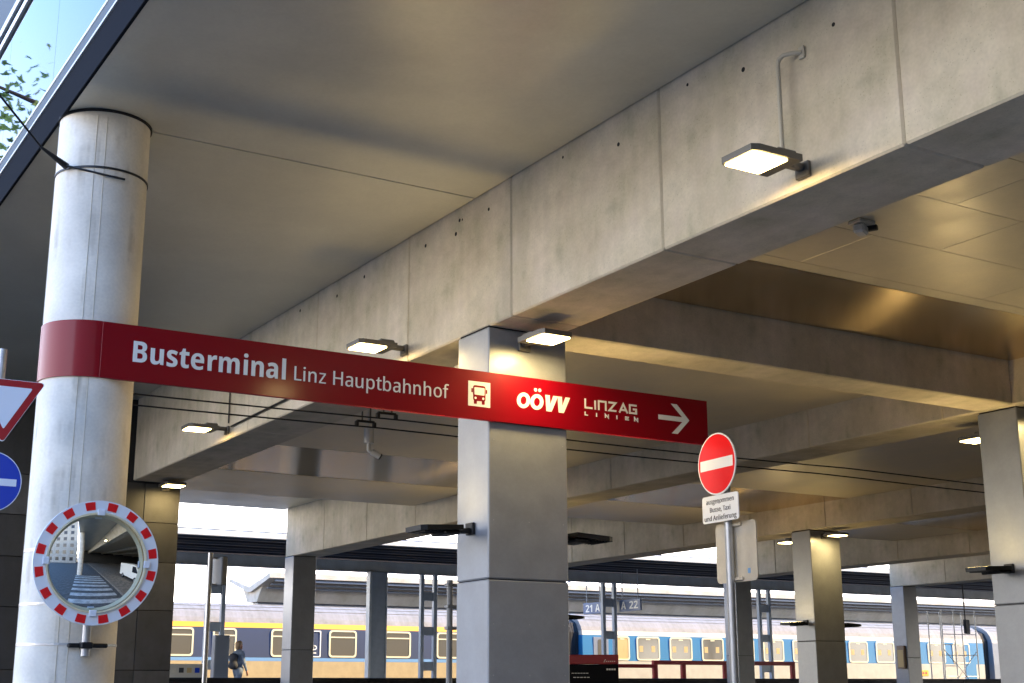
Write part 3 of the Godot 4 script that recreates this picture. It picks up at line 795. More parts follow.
func lamps():
	var g := "floodlights along the deep beam"
	lamp("lit floodlight on the deep beam with a bent conduit rising from it", Vector3(BX, 5.30, -6.98), Vector3.LEFT, g, true)
	lamp("lit floodlight on the deep beam just above the red sign", Vector3(BX, 5.30, -13.45), Vector3.LEFT, g)
	var c := lamp("lit floodlight on the deep beam nearest the dark tiled wall", Vector3(BX, 5.30, -19.2), Vector3.LEFT, g)
	var st := mb()
	tube(st, [Vector3(-0.03, 0.03, 0.2), Vector3(-0.03, 0.06, 2.4)], 0.014, 8)
	tube(st, [Vector3(-0.02, 0.10, 0.05), Vector3(-0.02, 1.2, 0.05)], 0.012, 8)
	put(st, "conduit", M.cable, c)
	lamp("lit floodlight on the deep beam beyond the bent conduit", Vector3(BX, 5.30, -0.9), Vector3.LEFT, g)
	lamp("lit floodlight on the front of the pier behind the red sign", Vector3(7.20, 5.0, -11.58), Vector3.BACK, "floodlights on piers and walls")
	lamp("lit floodlight high on the dark tiled wall", Vector3(7.38, 5.08, -23.98), Vector3.BACK, "floodlights on piers and walls")
	lamp("lit floodlight on the front of the pier standing before the blue coach", Vector3(23.0, 5.03, -23.72), Vector3.BACK, "floodlights on piers and walls")
	lamp("lit floodlight behind the pier standing before the blue coach", Vector3(22.9, 5.0, -24.36), Vector3.FORWARD, "floodlights on piers and walls")
	lamp("lit floodlight peeping from behind the pale pier at the cross beam's end", Vector3(15.32, 4.95, -12.22), Vector3.FORWARD, "floodlights on piers and walls")
	for q in [[1, -11.58, "lit floodlight on the front of the pale pier where the cross beam ends"], [1, -23.72, "lit floodlight on the front of the pier hidden behind the red sign's pier"], [3, -23.72, "lit floodlight on the front of the pier behind the pale pier"]]:
		lamp(q[2], Vector3(BX + PITCH * q[0] + 0.47, 5.03, q[1]), Vector3.BACK, "floodlights on piers and walls")
	for q in [[0, -12.22, "lit floodlight on the back of the pier behind the red sign"], [1, -24.36, "lit floodlight on the back of the pier hidden behind the red sign's pier"], [3, -24.36, "lit floodlight on the back of the pier behind the pale pier"]]:
		lamp(q[2], Vector3(BX + PITCH * q[0] + 0.47, 5.0, q[1]), Vector3.FORWARD, "floodlights on piers and walls")
	# black uplighters on the sides of the piers, seen from below
	var u := "black uplighters on the piers"
	lamp("black uplighter on the side of the red sign's pier that faces the round column", Vector3(BX - 0.012, 3.14, -11.9), Vector3(-0.9986, -0.0523, 0), u, false, Vector3(0.0523, -0.9986, 0))
	lamp("black uplighter on the red sign's pier, above the black stele", Vector3(BX + BW + 0.11, 3.14, -11.9), Vector3(0.9986, -0.0523, 0), u, false, Vector3(-0.0523, -0.9986, 0))
	lamp("black uplighter on the pale pier beside the scaffold tower", Vector3(BX + PITCH + 0.088, 3.08, -11.9), Vector3(-0.9986, -0.0523, 0), u, false, Vector3(0.0523, -0.9986, 0))
	lamp("black uplighter on the pale side of the pier before the blue coach", Vector3(BX + 2 * PITCH - 0.012, 3.05, -24.0), Vector3(-0.9986, -0.0523, 0), u, false, Vector3(0.0523, -0.9986, 0))
	lamp("black uplighter on the shaded side of the pier before the blue coach", Vector3(BX + 2 * PITCH + BW + 0.11, 3.05, -24.0), Vector3(0.9986, -0.0523, 0), u, false, Vector3(-0.0523, -0.9986, 0))
	lamp("black uplighter on the pier hidden behind the red sign's pier", Vector3(BX + PITCH - 0.012, 3.05, -24.0), Vector3(-0.9986, -0.0523, 0), u, false, Vector3(0.0523, -0.9986, 0))
	lamp("black uplighter on the far side of the pier hidden behind the red sign's pier", Vector3(BX + PITCH + BW + 0.11, 3.05, -24.0), Vector3(0.9986, -0.0523, 0), u, false, Vector3(-0.0523, -0.9986, 0))
	lamp("black uplighter on the far side of the pale pier where the cross beam ends", Vector3(BX + PITCH + BW + 0.21, 3.08, -11.9), Vector3(0.9986, -0.0523, 0), u, false, Vector3(-0.0523, -0.9986, 0))

# ---------------------------------------------------------------- red sign
func text_mesh(s: String, bold: bool, x0: float, x1: float, base: float, cap: float, at: Vector3, m: Material, parent: Node, called := "lettering", ax := Vector3.RIGHT):
	var f := SystemFont.new(); f.font_names = PackedStringArray(["Droid Sans"]); f.font_weight = 700 if bold else 400
	var probe := TextMesh.new(); probe.text = "H"; probe.font = f; probe.font_size = 64; probe.pixel_size = 0.01; probe.depth = 0.01
	var pb := probe.get_aabb()
	var t := TextMesh.new(); t.text = s; t.font = f; t.font_size = 64; t.pixel_size = 0.01; t.depth = 0.01; t.curve_step = 1.0
	var tb := t.get_aabb()
	var o := MeshInstance3D.new(); o.mesh = t; o.name = called; o.material_override = m
	parent.add_child(o, true)
	var sx := (x1 - x0) / tb.size.x; var sy := cap / pb.size.y
	var ez := ax.cross(Vector3.UP)
	o.transform = Transform3D(Basis(ax * sx, Vector3.UP * sy, ez * 0.4), at + ax * (x0 - tb.position.x * sx) + Vector3.UP * (base - pb.position.y * sy))

func red_sign():
	var zf := -11.535
	var t := thing("wayfinding_sign", "long red wayfinding sign with white lettering wrapped round the column", "sign")
	var st := mb()
	bx2(st, Vector3(COL.x, 4.175, zf - 0.04), Vector3(9.56, 4.67, zf), 0.004); put(st, "board", M.red, t)
	st = mb()   # curved band round the column
	var n := 48
	for i in n:
		var a0 := deg_to_rad(lerpf(0, -215, float(i) / n)); var a1 := deg_to_rad(lerpf(0, -215, float(i + 1) / n))
		for rr in [0.413, 0.402]:
			var p0 := COL + Vector3(sin(a0) * rr, 4.175, cos(a0) * rr); var p1 := COL + Vector3(sin(a1) * rr, 4.175, cos(a1) * rr)
			var hh := Vector3(0, 0.495, 0)
			var sg := 1.0 if rr > 0.41 else -1.0
			var n0 := Vector3(sin(a0), 0, cos(a0)) * sg; var n1 := Vector3(sin(a1), 0, cos(a1)) * sg
			var vs := [[p0, n0], [p1, n1], [p1 + hh, n1], [p0, n0], [p1 + hh, n1], [p0 + hh, n0]]
			if (p1 + hh - p0).cross(p1 - p0).dot(n0) < 0: vs = [vs[0], vs[2], vs[1], vs[3], vs[5], vs[4]]
			for v in vs:
				st.set_normal(v[1]); st.add_vertex(v[0])
		for y in [4.175, 4.67]:
			var q := Vector3(0, y, 0)
			quad(st, COL + q + Vector3(sin(a0), 0, cos(a0)) * 0.413, COL + q + Vector3(sin(a1), 0, cos(a1)) * 0.413, COL + q + Vector3(sin(a1), 0, cos(a1)) * 0.402, COL + q + Vector3(sin(a0), 0, cos(a0)) * 0.402, Vector3(0, 1 if y > 4.5 else -1, 0))
	put(st, "curved_band", M.red, t)
	var at := Vector3(0, 0, zf + 0.0025)
	text_mesh("Busterminal", true, 3.195, 4.605, 4.345, 0.185, at, M.white, t)
	text_mesh("Linz Hauptbahnhof", false, 4.69, 6.31, 4.352, 0.132, at, M.white, t)
	var ex := Vector3.RIGHT; var ey := Vector3.UP; var ez := Vector3(0, 0, 1)
	# bus pictogram
	var bp := part("bus_pictogram", t, "white square with a red bus front")
	var o := Vector3(6.655, 4.432, zf)
	st = mb(); prism(st, rrect(0.252, 0.252, 0.004, 2), o, ex, ey, ez, 0.003); put(st, "square", M.white, bp)
	st = mb(); prism(st, rrect(0.142, 0.158, 0.022, 4, Vector2(0, 0.008)), o, ex, ey, ez, 0.005)
	for s in [-1, 1]:
		prism(st, rrect(0.034, 0.04, 0.006, 2, Vector2(s * 0.045, -0.082)), o, ex, ey, ez, 0.005)
		prism(st, rrect(0.016, 0.042, 0.004, 2, Vector2(s * 0.083, 0.032)), o, ex, ey, ez, 0.005)
	put(st, "bus_body", M.red, bp)
	st = mb(); prism(st, rrect(0.116, 0.075, 0.006, 2, Vector2(0, 0.028)), o, ex, ey, ez, 0.007)
	for s in [-1, 1]: prism(st, disc(0.012, 14, 1.0, Vector2(s * 0.044, -0.042)), o, ex, ey, ez, 0.007)
	put(st, "bus_window", M.white, bp)
	# four-letter logo: heavy slanted shapes
	var lg := part("logo", t, "heavy slanted white four letter logo")
	o = Vector3(7.09, 4.342, zf)
	for q in [0.083, 0.243]:
		st = mb(); ring(st, disc(0.079, 40, 1.03, Vector2(q, 0.083), 0.10), disc(0.036, 40, 1.22, Vector2(q, 0.083), 0.10), o, ex, ey, ez, 0.003); put(st, "letter", M.white, lg)
	st = mb()
	for q in [0.228, 0.278]: prism(st, disc(0.018, 18, 1.0, Vector2(q, 0.208)), o, ex, ey, ez, 0.003)
	put(st, "letter_dots", M.white, lg)
	for q in [0.335, 0.485]:
		st = mb(); prism(st, PackedVector2Array([Vector2(q + 0.012, 0.168), Vector2(q + 0.064, 0.168), Vector2(q + 0.068, 0.072), Vector2(q + 0.108, 0.168), Vector2(q + 0.165, 0.168), Vector2(q + 0.085, 0.0), Vector2(q + 0.022, 0.0)]), o, ex, ey, ez, 0.003); put(st, "letter", M.white, lg)
	# two-line logo in squared strokes
	var l2 := part("logo", t, "two line white logo in squared letters")
	o = Vector3(7.92, 4.42, zf)
	var H := 0.105; var w := 0.020
	var strokes := [
		[Vector2(0.01, H), Vector2(0.01, w / 2), Vector2(0.10, w / 2)],
		[Vector2(0.135, 0), Vector2(0.135, H * 0.92)],
		[Vector2(0.18, 0), Vector2(0.18, H - w / 2), Vector2(0.27, H - w / 2), Vector2(0.27, 0)],
		[Vector2(0.305, H - w / 2), Vector2(0.395, H - w / 2), Vector2(0.315, w / 2), Vector2(0.405, w / 2)],
		[Vector2(0.445, 0), Vector2(0.497, H - w / 2), Vector2(0.55, 0)],
		[Vector2(0.46, H * 0.3), Vector2(0.535, H * 0.3)],
		[Vector2(0.672, H - w / 2), Vector2(0.582, H - w / 2), Vector2(0.582, w / 2), Vector2(0.664, w / 2), Vector2(0.664, H * 0.5), Vector2(0.622, H * 0.5)]]
	st = mb()
	var zz := 0.003
	for s in strokes:
		prism(st, stroke(s, w), o, ex, ey, ez, zz); zz += 0.0003
	put(st, "upper_line", M.white, l2)
	o = Vector3(7.92, 4.345, zf); H = 0.040; w = 0.011
	st = mb()
	strokes = [[Vector2(0.005, H), Vector2(0.005, w / 2), Vector2(0.04, w / 2)], [Vector2(0.15, 0), Vector2(0.15, H)],
		[Vector2(0.262, 0), Vector2(0.262, H - 0.003), Vector2(0.300, 0.003), Vector2(0.300, H)], [Vector2(0.41, 0), Vector2(0.41, H)],
		[Vector2(0.565, H - w / 2), Vector2(0.525, H - w / 2), Vector2(0.525, w / 2), Vector2(0.565, w / 2)], [Vector2(0.525, H / 2), Vector2(0.56, H / 2)],
		[Vector2(0.642, 0), Vector2(0.642, H - 0.003), Vector2(0.680, 0.003), Vector2(0.680, H)]]
	for s in strokes:
		prism(st, stroke(s, w), o, ex, ey, ez, zz); zz += 0.0003
	put(st, "lower_line", M.white, l2)
	# arrow
	st = mb()
	o = Vector3(0, 0, zf)
	prism(st, PackedVector2Array([Vector2(8.88, 4.400), Vector2(9.205, 4.400), Vector2(9.055, 4.262), Vector2(9.135, 4.262), Vector2(9.30, 4.425), Vector2(9.135, 4.588), Vector2(9.055, 4.588), Vector2(9.205, 4.452), Vector2(8.88, 4.452)]), o, ex, ey, ez, 0.003)
	put(st, "arrow", M.white, t)

# ---------------------------------------------------------------- mirror
func traffic_mirror():
	var c := Vector3(2.965, 2.60, -11.36)
	var t := thing("traffic_mirror", "round convex traffic mirror in red and white frame on the column", "mirror", c)
	var ez := Vector3(-0.02, -0.07, 1).normalized()
	var ex := Vector3.UP.cross(ez).normalized(); var ey := ez.cross(ex)
	var st := mb()
	ring(st, disc(0.502, 64), disc(0.405, 64), ez * -0.02, ex, ey, ez, 0.03); put(st, "frame", M.sign_white, t)
	st = mb(); ring(st, disc(0.404, 64), disc(0.392, 64), ez * -0.02, ex, ey, ez, 0.045); put(st, "rim", M.window_frame, t)
	for i in 16:
		st = mb()
		var a := TAU * (i + 0.5) / 16
		var p := PackedVector2Array()
		for q in [-0.085, -0.03, 0.03, 0.085]: p.append(Vector2(sin(a + q), cos(a + q)) * 0.490)
		for q in [0.085, 0.03, -0.03, -0.085]: p.append(Vector2(sin(a + q), cos(a + q)) * 0.425)
		prism(st, p, ez * 0.0105, ex, ey, ez, 0.003); put(st, "red_block", M.sign_red, t)
	for a in [0.0, PI / 2, PI, -PI / 2]:
		st = mb()
		cbox(st, (ex * sin(a) + ey * cos(a)) * 0.405 + ez * 0.02, Vector3(0.06, 0.05, 0.02), 0.004, Basis(ex, ey, ez) * Basis(Vector3(0, 0, 1), -a)); put(st, "clip", M.sign_white, t)
	# convex glass
	st = mb()
	var R := 1.35; var n := 20; var seg := 64
	var P := func(i: int, k: int) -> Array:
		var r := 0.395 * i / n; var a := TAU * k / seg
		var h := sqrt(R * R - r * r) - sqrt(R * R - 0.395 * 0.395)
		var d := ex * cos(a) + ey * sin(a)
		return [d * r + ez * (h - 0.03), (d * r + ez * sqrt(R * R - r * r)).normalized()]
	for i in n:
		for k in seg:
			var q := [P.call(i, k), P.call(i + 1, k), P.call(i + 1, k + 1), P.call(i, k + 1)]
			for j in [0, 2, 1, 0, 3, 2]:
				st.set_normal(q[j][1]); st.add_vertex(q[j][0])
	put(st, "convex_glass", M.mirror, t)
	st = mb(); prism(st, disc(0.40, 48), ez * -0.10, ex, ey, ez, 0.03); put(st, "back_shell", M.lamp_body, t)
	# stem, clamp and straps round the column
	st = mb(); tube(st, [Vector3(0, -0.40, -0.16), Vector3(0, -0.74, -0.16)], 0.038, 14); put(st, "stem", M.galv, t)
	st = mb()
	cbox(st, Vector3(0.02, -0.655, -0.175), Vector3(0.32, 0.035, 0.05), 0.008); cbox(st, Vector3(0, -0.655, -0.15), Vector3(0.10, 0.05, 0.10), 0.01); put(st, "clamp", M.lamp_black, t)
	for h in [1.945, 2.27, 2.71]:
		st = mb()
		var o := Vector3(COL.x, h, COL.z) - c
		ring(st, disc(0.404, 64), disc(0.399, 64), o, Vector3.RIGHT, Vector3(0, 0, -1), Vector3.UP, 0.02); put(st, "strap", M.galv, t)

# ---------------------------------------------------------------- road signs
func road_signs():
	# no entry sign on its post, faces -x
	var px := Vector3(9.10, 0, -10.72)
	var t := thing("no_entry_sign", "round red no entry sign with text plate on a galvanised post", "traffic sign", px)
	var st := mb(); tube(st, [Vector3(0, 0.1, 0), Vector3(0, 2, 0), Vector3(0, 4.02, 0)], 0.042, 20); put(st, "post", M.galv, t)
	var yaw := deg_to_rad(3.0)
	var ex := Vector3(sin(yaw), 0, -cos(yaw)) * -1.0   # towards the viewer's right: near side
	var ez := Vector3(-cos(yaw), 0, -sin(yaw))
	var ey := Vector3.UP
	var o := Vector3(-0.075, 3.82, -0.04)
	var d := part("disc", t)
	st = mb(); prism(st, disc(0.318, 56), o, ex, ey, ez, 0.012); put(st, "rim", M.sign_white, d)
	st = mb(); prism(st, disc(0.303, 56), o + ez * 0.0105, ex, ey, ez, 0.004); put(st, "red_face", M.sign_red, d)
	st = mb(); prism(st, rrect(0.545, 0.108, 0.004, 2), o + ez * 0.0135, ex, ey, ez, 0.003); put(st, "white_bar", M.sign_white, d)
	var p := part("text_plate", t)
	o = Vector3(-0.07, 3.365, -0.02)
	st = mb(); prism(st, rrect(0.60, 0.275, 0.03, 4), o, ex, ey, ez, 0.01); put(st, "plate", M.sign_white, p)
	var lines := ["ausgenommen", "Busse, Taxi", "und Anlieferung"]
	var wd := [0.46, 0.34, 0.53]
	for i in 3:
		text_mesh(lines[i], false, -wd[i] / 2, wd[i] / 2, [0.055, -0.03, -0.115][i], 0.048, o + ez * 0.0115, M.print, p, "lettering", ex)
	for h in [3.42, 3.74, 3.92]:
		st = mb(); cbox(st, Vector3(-0.03, h, 0.01), Vector3(0.10, 0.03, 0.12), 0.006); put(st, "clamp", M.galv, t)
	# the board that faces away, clamped to the far side of the same post
	var b := part("back_board", t, "cream back of a sign facing away")
	o = Vector3(0.055, 2.925, 0.04)
	st = mb(); prism(st, rrect(0.66, 0.60, 0.05, 5), o, ex, ey, -ez, 0.012); put(st, "board", M.cream_back, b)
	for q in [0.27, -0.27]:
		st = mb(); cbox(st, o + ey * q - ez * -0.018, Vector3(0.03, 0.035, 0.22), 0.006); put(st, "channel", M.cream_back, b)
	st = mb(); cbox(st, o + ex * 0.20 + ey * -0.20 + ez * 0.002, Vector3(0.003, 0.05, 0.04), 0.001); put(st, "sticker", M.coach_sky, b)
	# yield triangle and blue disc on one post left of the column, facing +z
	var q3 := Vector3(2.07, 0, -11.20)
	var y := thing("yield_sign", "yield triangle above a blue arrow disc on a post beside the column", "traffic sign", q3)
	st = mb(); tube(st, [Vector3(0, 0.1, -0.05), Vector3(0, 4.25, -0.05)], 0.036, 18); put(st, "post", M.galv, y)
	var tr := part("triangle", y)
	ex = Vector3.RIGHT; ez = Vector3(0, 0, 1)
	var tri_pts := func(s: float, r: float) -> PackedVector2Array:
		var out := PackedVector2Array()
		var cs := [Vector2(s / 2, s * 0.2887), Vector2(-s / 2, s * 0.2887), Vector2(0, -s * 0.5774)]
		for k in 3:
			var cdir: Vector2 = cs[k].normalized()
			var ctr: Vector2 = cs[k] - cdir * r * 2.0
			for i in 7:
				out.append(ctr + cdir.rotated(deg_to_rad(-60.0 + 20.0 * i)) * r)
		return out
	o = Vector3(0.045, 3.825, 0)
	st = mb(); prism(st, tri_pts.call(0.60, 0.02), o, ex, ey, ez, 0.012); put(st, "rim", M.sign_white, tr)
	st = mb(); prism(st, tri_pts.call(0.588, 0.02), o + ez * 0.0105, ex, ey, ez, 0.003); put(st, "red_border", M.sign_dark_red, tr)
	st = mb(); prism(st, tri_pts.call(0.40, 0.008), o + ez * 0.012, ex, ey, ez, 0.004); put(st, "white_field", M.sign_white, tr)
	var bl := part("blue_disc", y)
	o = Vector3(-0.02, 3.175, 0)
	st = mb(); prism(st, disc(0.240, 48), o, ex, ey, ez, 0.012); put(st, "rim", M.sign_white, bl)
	st = mb(); prism(st, disc(0.233, 48), o + ez * 0.0105, ex, ey, ez, 0.003); put(st, "blue_face", M.sign_blue, bl)
	st = mb(); prism(st, PackedVector2Array([Vector2(-0.19, 0.0), Vector2(-0.07, 0.12), Vector2(-0.01, 0.12), Vector2(-0.10, 0.028), Vector2(0.20, 0.028), Vector2(0.20, -0.028), Vector2(-0.10, -0.028), Vector2(-0.01, -0.12), Vector2(-0.07, -0.12)]), o + ez * 0.012, ex, ey, ez, 0.004); put(st, "white_arrow", M.sign_white, bl)

# ---------------------------------------------------------------- wires, cameras
func wires_and_cameras():
	var k := 0
	for z in [-15.9, -16.55]:
		var w := thing("overhead_wire", ["black overhead wire under the deck, the one nearer the red sign", "black overhead wire under the deck, the one farther from the red sign"][k], "wire", Vector3.ZERO, "overhead wires")
		k += 1
		var pts := []
		for i in 73:
			var x := -10.0 + i
			pts.append(Vector3(x, 5.03 - 0.035 * sin(PI * fposmod(x - 8.3, 7.92) / 7.92), z))
		var st := mb(); tube(st, pts, 0.011, 6); put(st, "wire", M.cable, w)
	# hanger above the pier side bay
	var h := thing("wire_hanger", "black wire hanger with two clamps under the ceiling", "hanger", Vector3(7.78, 0.075, -16.2))
	for z in [0.3, -0.35]:
		var st := mb(); cbox(st, Vector3(0, 5.02, z), Vector3(0.26, 0.03, 0.04), 0.006); put(st, "bar", M.cable, h)
		for dx in [-0.13, 0.13]:
			st = mb(); cbox(st, Vector3(dx, 4.985, z), Vector3(0.05, 0.07, 0.05), 0.01); put(st, "clamp", M.cable, h)
		for dx in [-0.05, 0.07]:
			st = mb(); tube(st, [Vector3(dx, 5.02, z), Vector3(dx, LOW - 0.075, z)], 0.012, 6); put(st, "rod", M.lamp_body, h)
	# hanging camera
	var c := thing("surveillance_camera", "white bullet camera hanging on a rod from the ceiling", "camera", Vector3(8.52, 0, -18.0))
	var st := mb(); tube(st, [Vector3(0, LOW, 0), Vector3(0, 5.26, 0)], 0.022, 10); put(st, "rod", M.camera_white, c)
	st = mb(); tube(st, [Vector3(0, 5.30, 0), Vector3(0, 5.08, 0)], 0.075, 18); put(st, "mount", M.camera_white, c)
	st = mb(); tube(st, [Vector3(0, 5.09, 0), Vector3(0, 4.98, 0), Vector3(0.05, 4.95, 0)], 0.028, 12); put(st, "elbow", M.camera_white, c)
	st = mb(); tube(st, [Vector3(0.05, 4.96, 0.0), Vector3(0.17, 4.90, 0.02)], 0.045, 16); put(st, "body", M.camera_white, c)
	st = mb(); tube(st, [Vector3(0.168, 4.901, 0.02), Vector3(0.186, 4.892, 0.022)], 0.048, 16); put(st, "lens_ring", M.cable, c)
	# box device under the panelled ceiling
	var d := thing("ceiling_camera", "small grey camera box on the ceiling close to the deep beam", "camera", Vector3(8.95, LOW, -8.5))
	st = mb(); cbox(st, Vector3(0, -0.02, 0), Vector3(0.20, 0.038, 0.16), 0.008); put(st, "base", M.conduit, d)
	st = mb(); cbox(st, Vector3(-0.02, -0.085, 0), Vector3(0.16, 0.09, 0.11), 0.02, Basis(Vector3.UP, 0.5)); put(st, "housing", M.camera_white, d)
	st = mb(); cbox(st, Vector3(0.09, -0.06, 0.02), Vector3(0.05, 0.05, 0.13), 0.008, Basis(Vector3.UP, 0.5)); put(st, "lens", M.cable, d)
	# span wire to the column
	var s := thing("span_wire", "dark span wire anchored to the head of the round column", "wire")
	var anchor := Vector3(2.55, 6.075, -11.72)
	st = mb()
	ring(st, disc(0.410, 56), disc(0.400, 56), Vector3(COL.x, 6.06, COL.z), Vector3.RIGHT, Vector3(0, 0, -1), Vector3.UP, 0.018); put(st, "collar", M.cable, s)
	st = mb(); tube(st, [anchor, Vector3(2.30, 6.16, -11.6)], 0.032, 8, 0.012); put(st, "anchor", M.cable, s)
	st = mb(); tube(st, [Vector3(2.30, 6.16, -11.6), Vector3(1.86, 6.50, -11.40), Vector3(-8, 14.2, -7.0)], 0.010, 6); put(st, "wire", M.cable, s)
	st = mb(); tube(st, [anchor + Vector3(-0.02, 0.0, 0.02), Vector3(2.86, 5.99, -11.53), Vector3(3.02, 5.985, -11.535)], 0.010, 6); put(st, "tail", M.cable, s)

# ---------------------------------------------------------------- platform furniture
func platform_furniture():
	var st: SurfaceTool
	var r := thing("red_railing", "dark red tubular railing on the platform edge", "railing")
	st = mb(); bx2(st, Vector3(26.5, 2.25, -38.05), Vector3(28.86, 2.37, -37.95), 0.01); put(st, "top_rail", M.rail_red, r)
	st = mb(); bx2(st, Vector3(28.70, 2.36, -38.06), Vector3(35.07, 2.50, -37.94), 0.012); put(st, "top_rail", M.rail_red, r)
	for x in [28.80, 30.0, 31.85, 32.9, 34.98]:
		st = mb(); bx2(st, Vector3(x - 0.09, 1.25, -38.055), Vector3(x + 0.09, 2.358, -37.945), 0.01); put(st, "post", M.rail_red, r)
	st = mb(); bx2(st, Vector3(26.5, 1.45, -38.03), Vector3(35, 1.50, -37.97), 0.008); put(st, "bottom_rail", M.rail_red, r)
	# information stele
	var s := thing("information_stele", "black information stele with dark red head beside the pier", "stele", Vector3(14.05, 0, -20.27))
	s.rotation.y = deg_to_rad(-31)
	st = mb(); bx2(st, Vector3(-0.45, 0.12, -0.06), Vector3(0.41, 2.0, 0.06), 0.01); put(st, "panel", M.stele_black, s)
	st = mb(); bx2(st, Vector3(-0.452, 2.003, -0.07), Vector3(0.412, 2.165, 0.07), 0.01); put(st, "head", M.stele_red, s)
	st = mb()
	for i in 5: cbox(st, Vector3(0.20 + i * 0.035, 2.05, 0.0715), Vector3(0.022, 0.014, 0.002), 0.0)
	prism(st, stroke([Vector2(0.155, 2.035), Vector2(0.175, 2.075), Vector2(0.19, 2.08)], 0.010), Vector3(0, 0, 0.0702), Vector3.RIGHT, Vector3.UP, Vector3(0, 0, 1), 0.002)
	for i in 4: cbox(st, Vector3(0.215 + i * 0.042, 1.915, 0.0615), Vector3(0.034, 0.028, 0.002), 0.0)
	for i in 6: cbox(st, Vector3(-0.39 + i * 0.05, 1.85, 0.0615), Vector3(0.04, 0.010, 0.002), 0.0)
	for i in 5: cbox(st, Vector3(-0.36 + i * 0.06, 1.78, 0.0615), Vector3(0.045, 0.012, 0.002), 0.0)
	put(st, "print", M.cream_back, s)
	# stop pole with a panel seen edge-on
	var p := thing("stop_pole", "galvanised stop pole with narrow grey sign box near the tiled wall", "pole", Vector3(9.42, 0, -27.28))
	st = mb(); tube(st, [Vector3(0, 0, 0), Vector3(0, 4.30, 0)], 0.05, 14); put(st, "pole", M.galv, p)
	st = mb(); cbox(st, Vector3(0.20, 3.93, 0), Vector3(0.14, 0.58, 0.42), 0.02, Basis(Vector3.UP, 0.2)); put(st, "sign_box", M.coach_grey, p)
	for h in [4.2, 3.66]:
		st = mb(); cbox(st, Vector3(0.09, h, 0), Vector3(0.16, 0.035, 0.05), 0.006); put(st, "bracket", M.galv, p)
	var p2 := thing("clamp_pole", "grey pole with clamps close to the side of the pier", "pole", Vector3(12.70, 0, -23.1))
	st = mb(); tube(st, [Vector3(0, 0, 0), Vector3(0, 3.6, 0)], 0.058, 14); put(st, "pole", M.coach_grey, p2)
	for h in [3.5, 3.10, 2.70]:
		st = mb(); cbox(st, Vector3(0.05, h, -0.02), Vector3(0.24, 0.06, 0.15), 0.012); put(st, "clamp", M.coach_grey, p2)
	# cabinet and pictogram board on the platform
	var c := thing("platform_cabinet", "plain grey cabinet on the platform beside the walking person", "cabinet", Vector3(15.02, 1.25, -42.0))
	st = mb(); bx2(st, Vector3(-0.24, 0, -0.3), Vector3(0.24, 1.98, 0.0), 0.015); put(st, "case", M.coach_grey, c)
	st = mb(); bx2(st, Vector3(-0.21, 0.08, 0.001), Vector3(0.21, 1.9, 0.012), 0.006); put(st, "door", M.coach_grey, c)
	var g := thing("pictogram_board", "low pale board with four small square pictograms", "sign", Vector3(13.9, 1.25, -42.1))
	st = mb(); bx2(st, Vector3(-0.75, 0, -0.05), Vector3(0.6, 1.10, 0.0), 0.01); put(st, "board", M.conduit, g)
	var cols := [M.cream_back, M.print, M.curtain, M.sign_blue]
	for i in 4:
		st = mb(); cbox(st, Vector3(-0.36 + i * 0.25, 0.91, 0.004), Vector3(0.15, 0.15, 0.01), 0.002); put(st, "pictogram", cols[i], g)
	# platform number boards, facing -x
	var nb := thing("platform_number_board", "blue platform number boards reading 21 A and A 22", "sign", Vector3(31.25, 0, 0))
	st = mb(); bx2(st, Vector3(-0.02, 4.42, -45.8), Vector3(0.06, 4.86, -44.45), 0.01); put(st, "board", M.sign_slate, nb)
	st = mb(); bx2(st, Vector3(-0.02, 4.42, -43.35), Vector3(0.06, 4.86, -42.0), 0.01); put(st, "board", M.sign_slate, nb)
	for z in [-45.6, -44.7, -43.2, -42.2]:
		st = mb(); tube(st, [Vector3(0.02, 4.86, z), Vector3(0.02, 6.0, z)], 0.02, 8); put(st, "hanger", M.post, nb)
	text_mesh("21", true, -45.62, -45.16, 4.50, 0.28, Vector3(-0.024, 0, 0), M.white, nb, "number", Vector3(0, 0, 1))
	text_mesh("A", true, -44.95, -44.65, 4.50, 0.28, Vector3(-0.024, 0, 0), M.white, nb, "letter", Vector3(0, 0, 1))
	text_mesh("A", true, -43.22, -42.92, 4.50, 0.28, Vector3(-0.024, 0, 0), M.white, nb, "letter", Vector3(0, 0, 1))
	text_mesh("22", true, -42.70, -42.15, 4.50, 0.28, Vector3(-0.024, 0, 0), M.white, nb, "number", Vector3(0, 0, 1))
	# aluminium scaffold tower
	var sc := thing("scaffold_tower", "aluminium scaffold tower with crossed braces on the platform", "scaffold", Vector3(46.85, 1.25, -41.5))
	for x in [0.0, 0.75, 2.1]:
		for z in [0.0, -0.75]:
			st = mb(); tube(st, [Vector3(x, 0, z), Vector3(x, 3.55, z)], 0.028, 8); put(st, "upright", M.galv, sc)
	for i in 8:
		var h := 0.35 + i * 0.44
		st = mb(); tube(st, [Vector3(0, h, 0), Vector3(0.75, h, 0)], 0.02, 6); put(st, "rung", M.galv, sc)
		if i % 2 == 1:
			st = mb(); tube(st, [Vector3(0.75, h, 0), Vector3(2.1, h, 0)], 0.02, 6); put(st, "ledger", M.galv, sc)
	for q in [[0.0, 0.1, 2.1, 1.9], [2.1, 0.1, 0.0, 1.9]]:
		st = mb(); tube(st, [Vector3(q[0], q[1], 0.03), Vector3(q[2], q[3], 0.03)], 0.018, 6); put(st, "brace", M.galv, sc)
	# hanging dark board
	var hb := thing("hanging_board", "small dark board hanging in front of the scaffold tower", "sign", Vector3(48.15, 0, -41.3))
	st = mb(); tube(st, [Vector3(-0.05, 4.42, 0), Vector3(-0.05, 6.0, 0)], 0.03, 8); put(st, "rod", M.cable, hb)
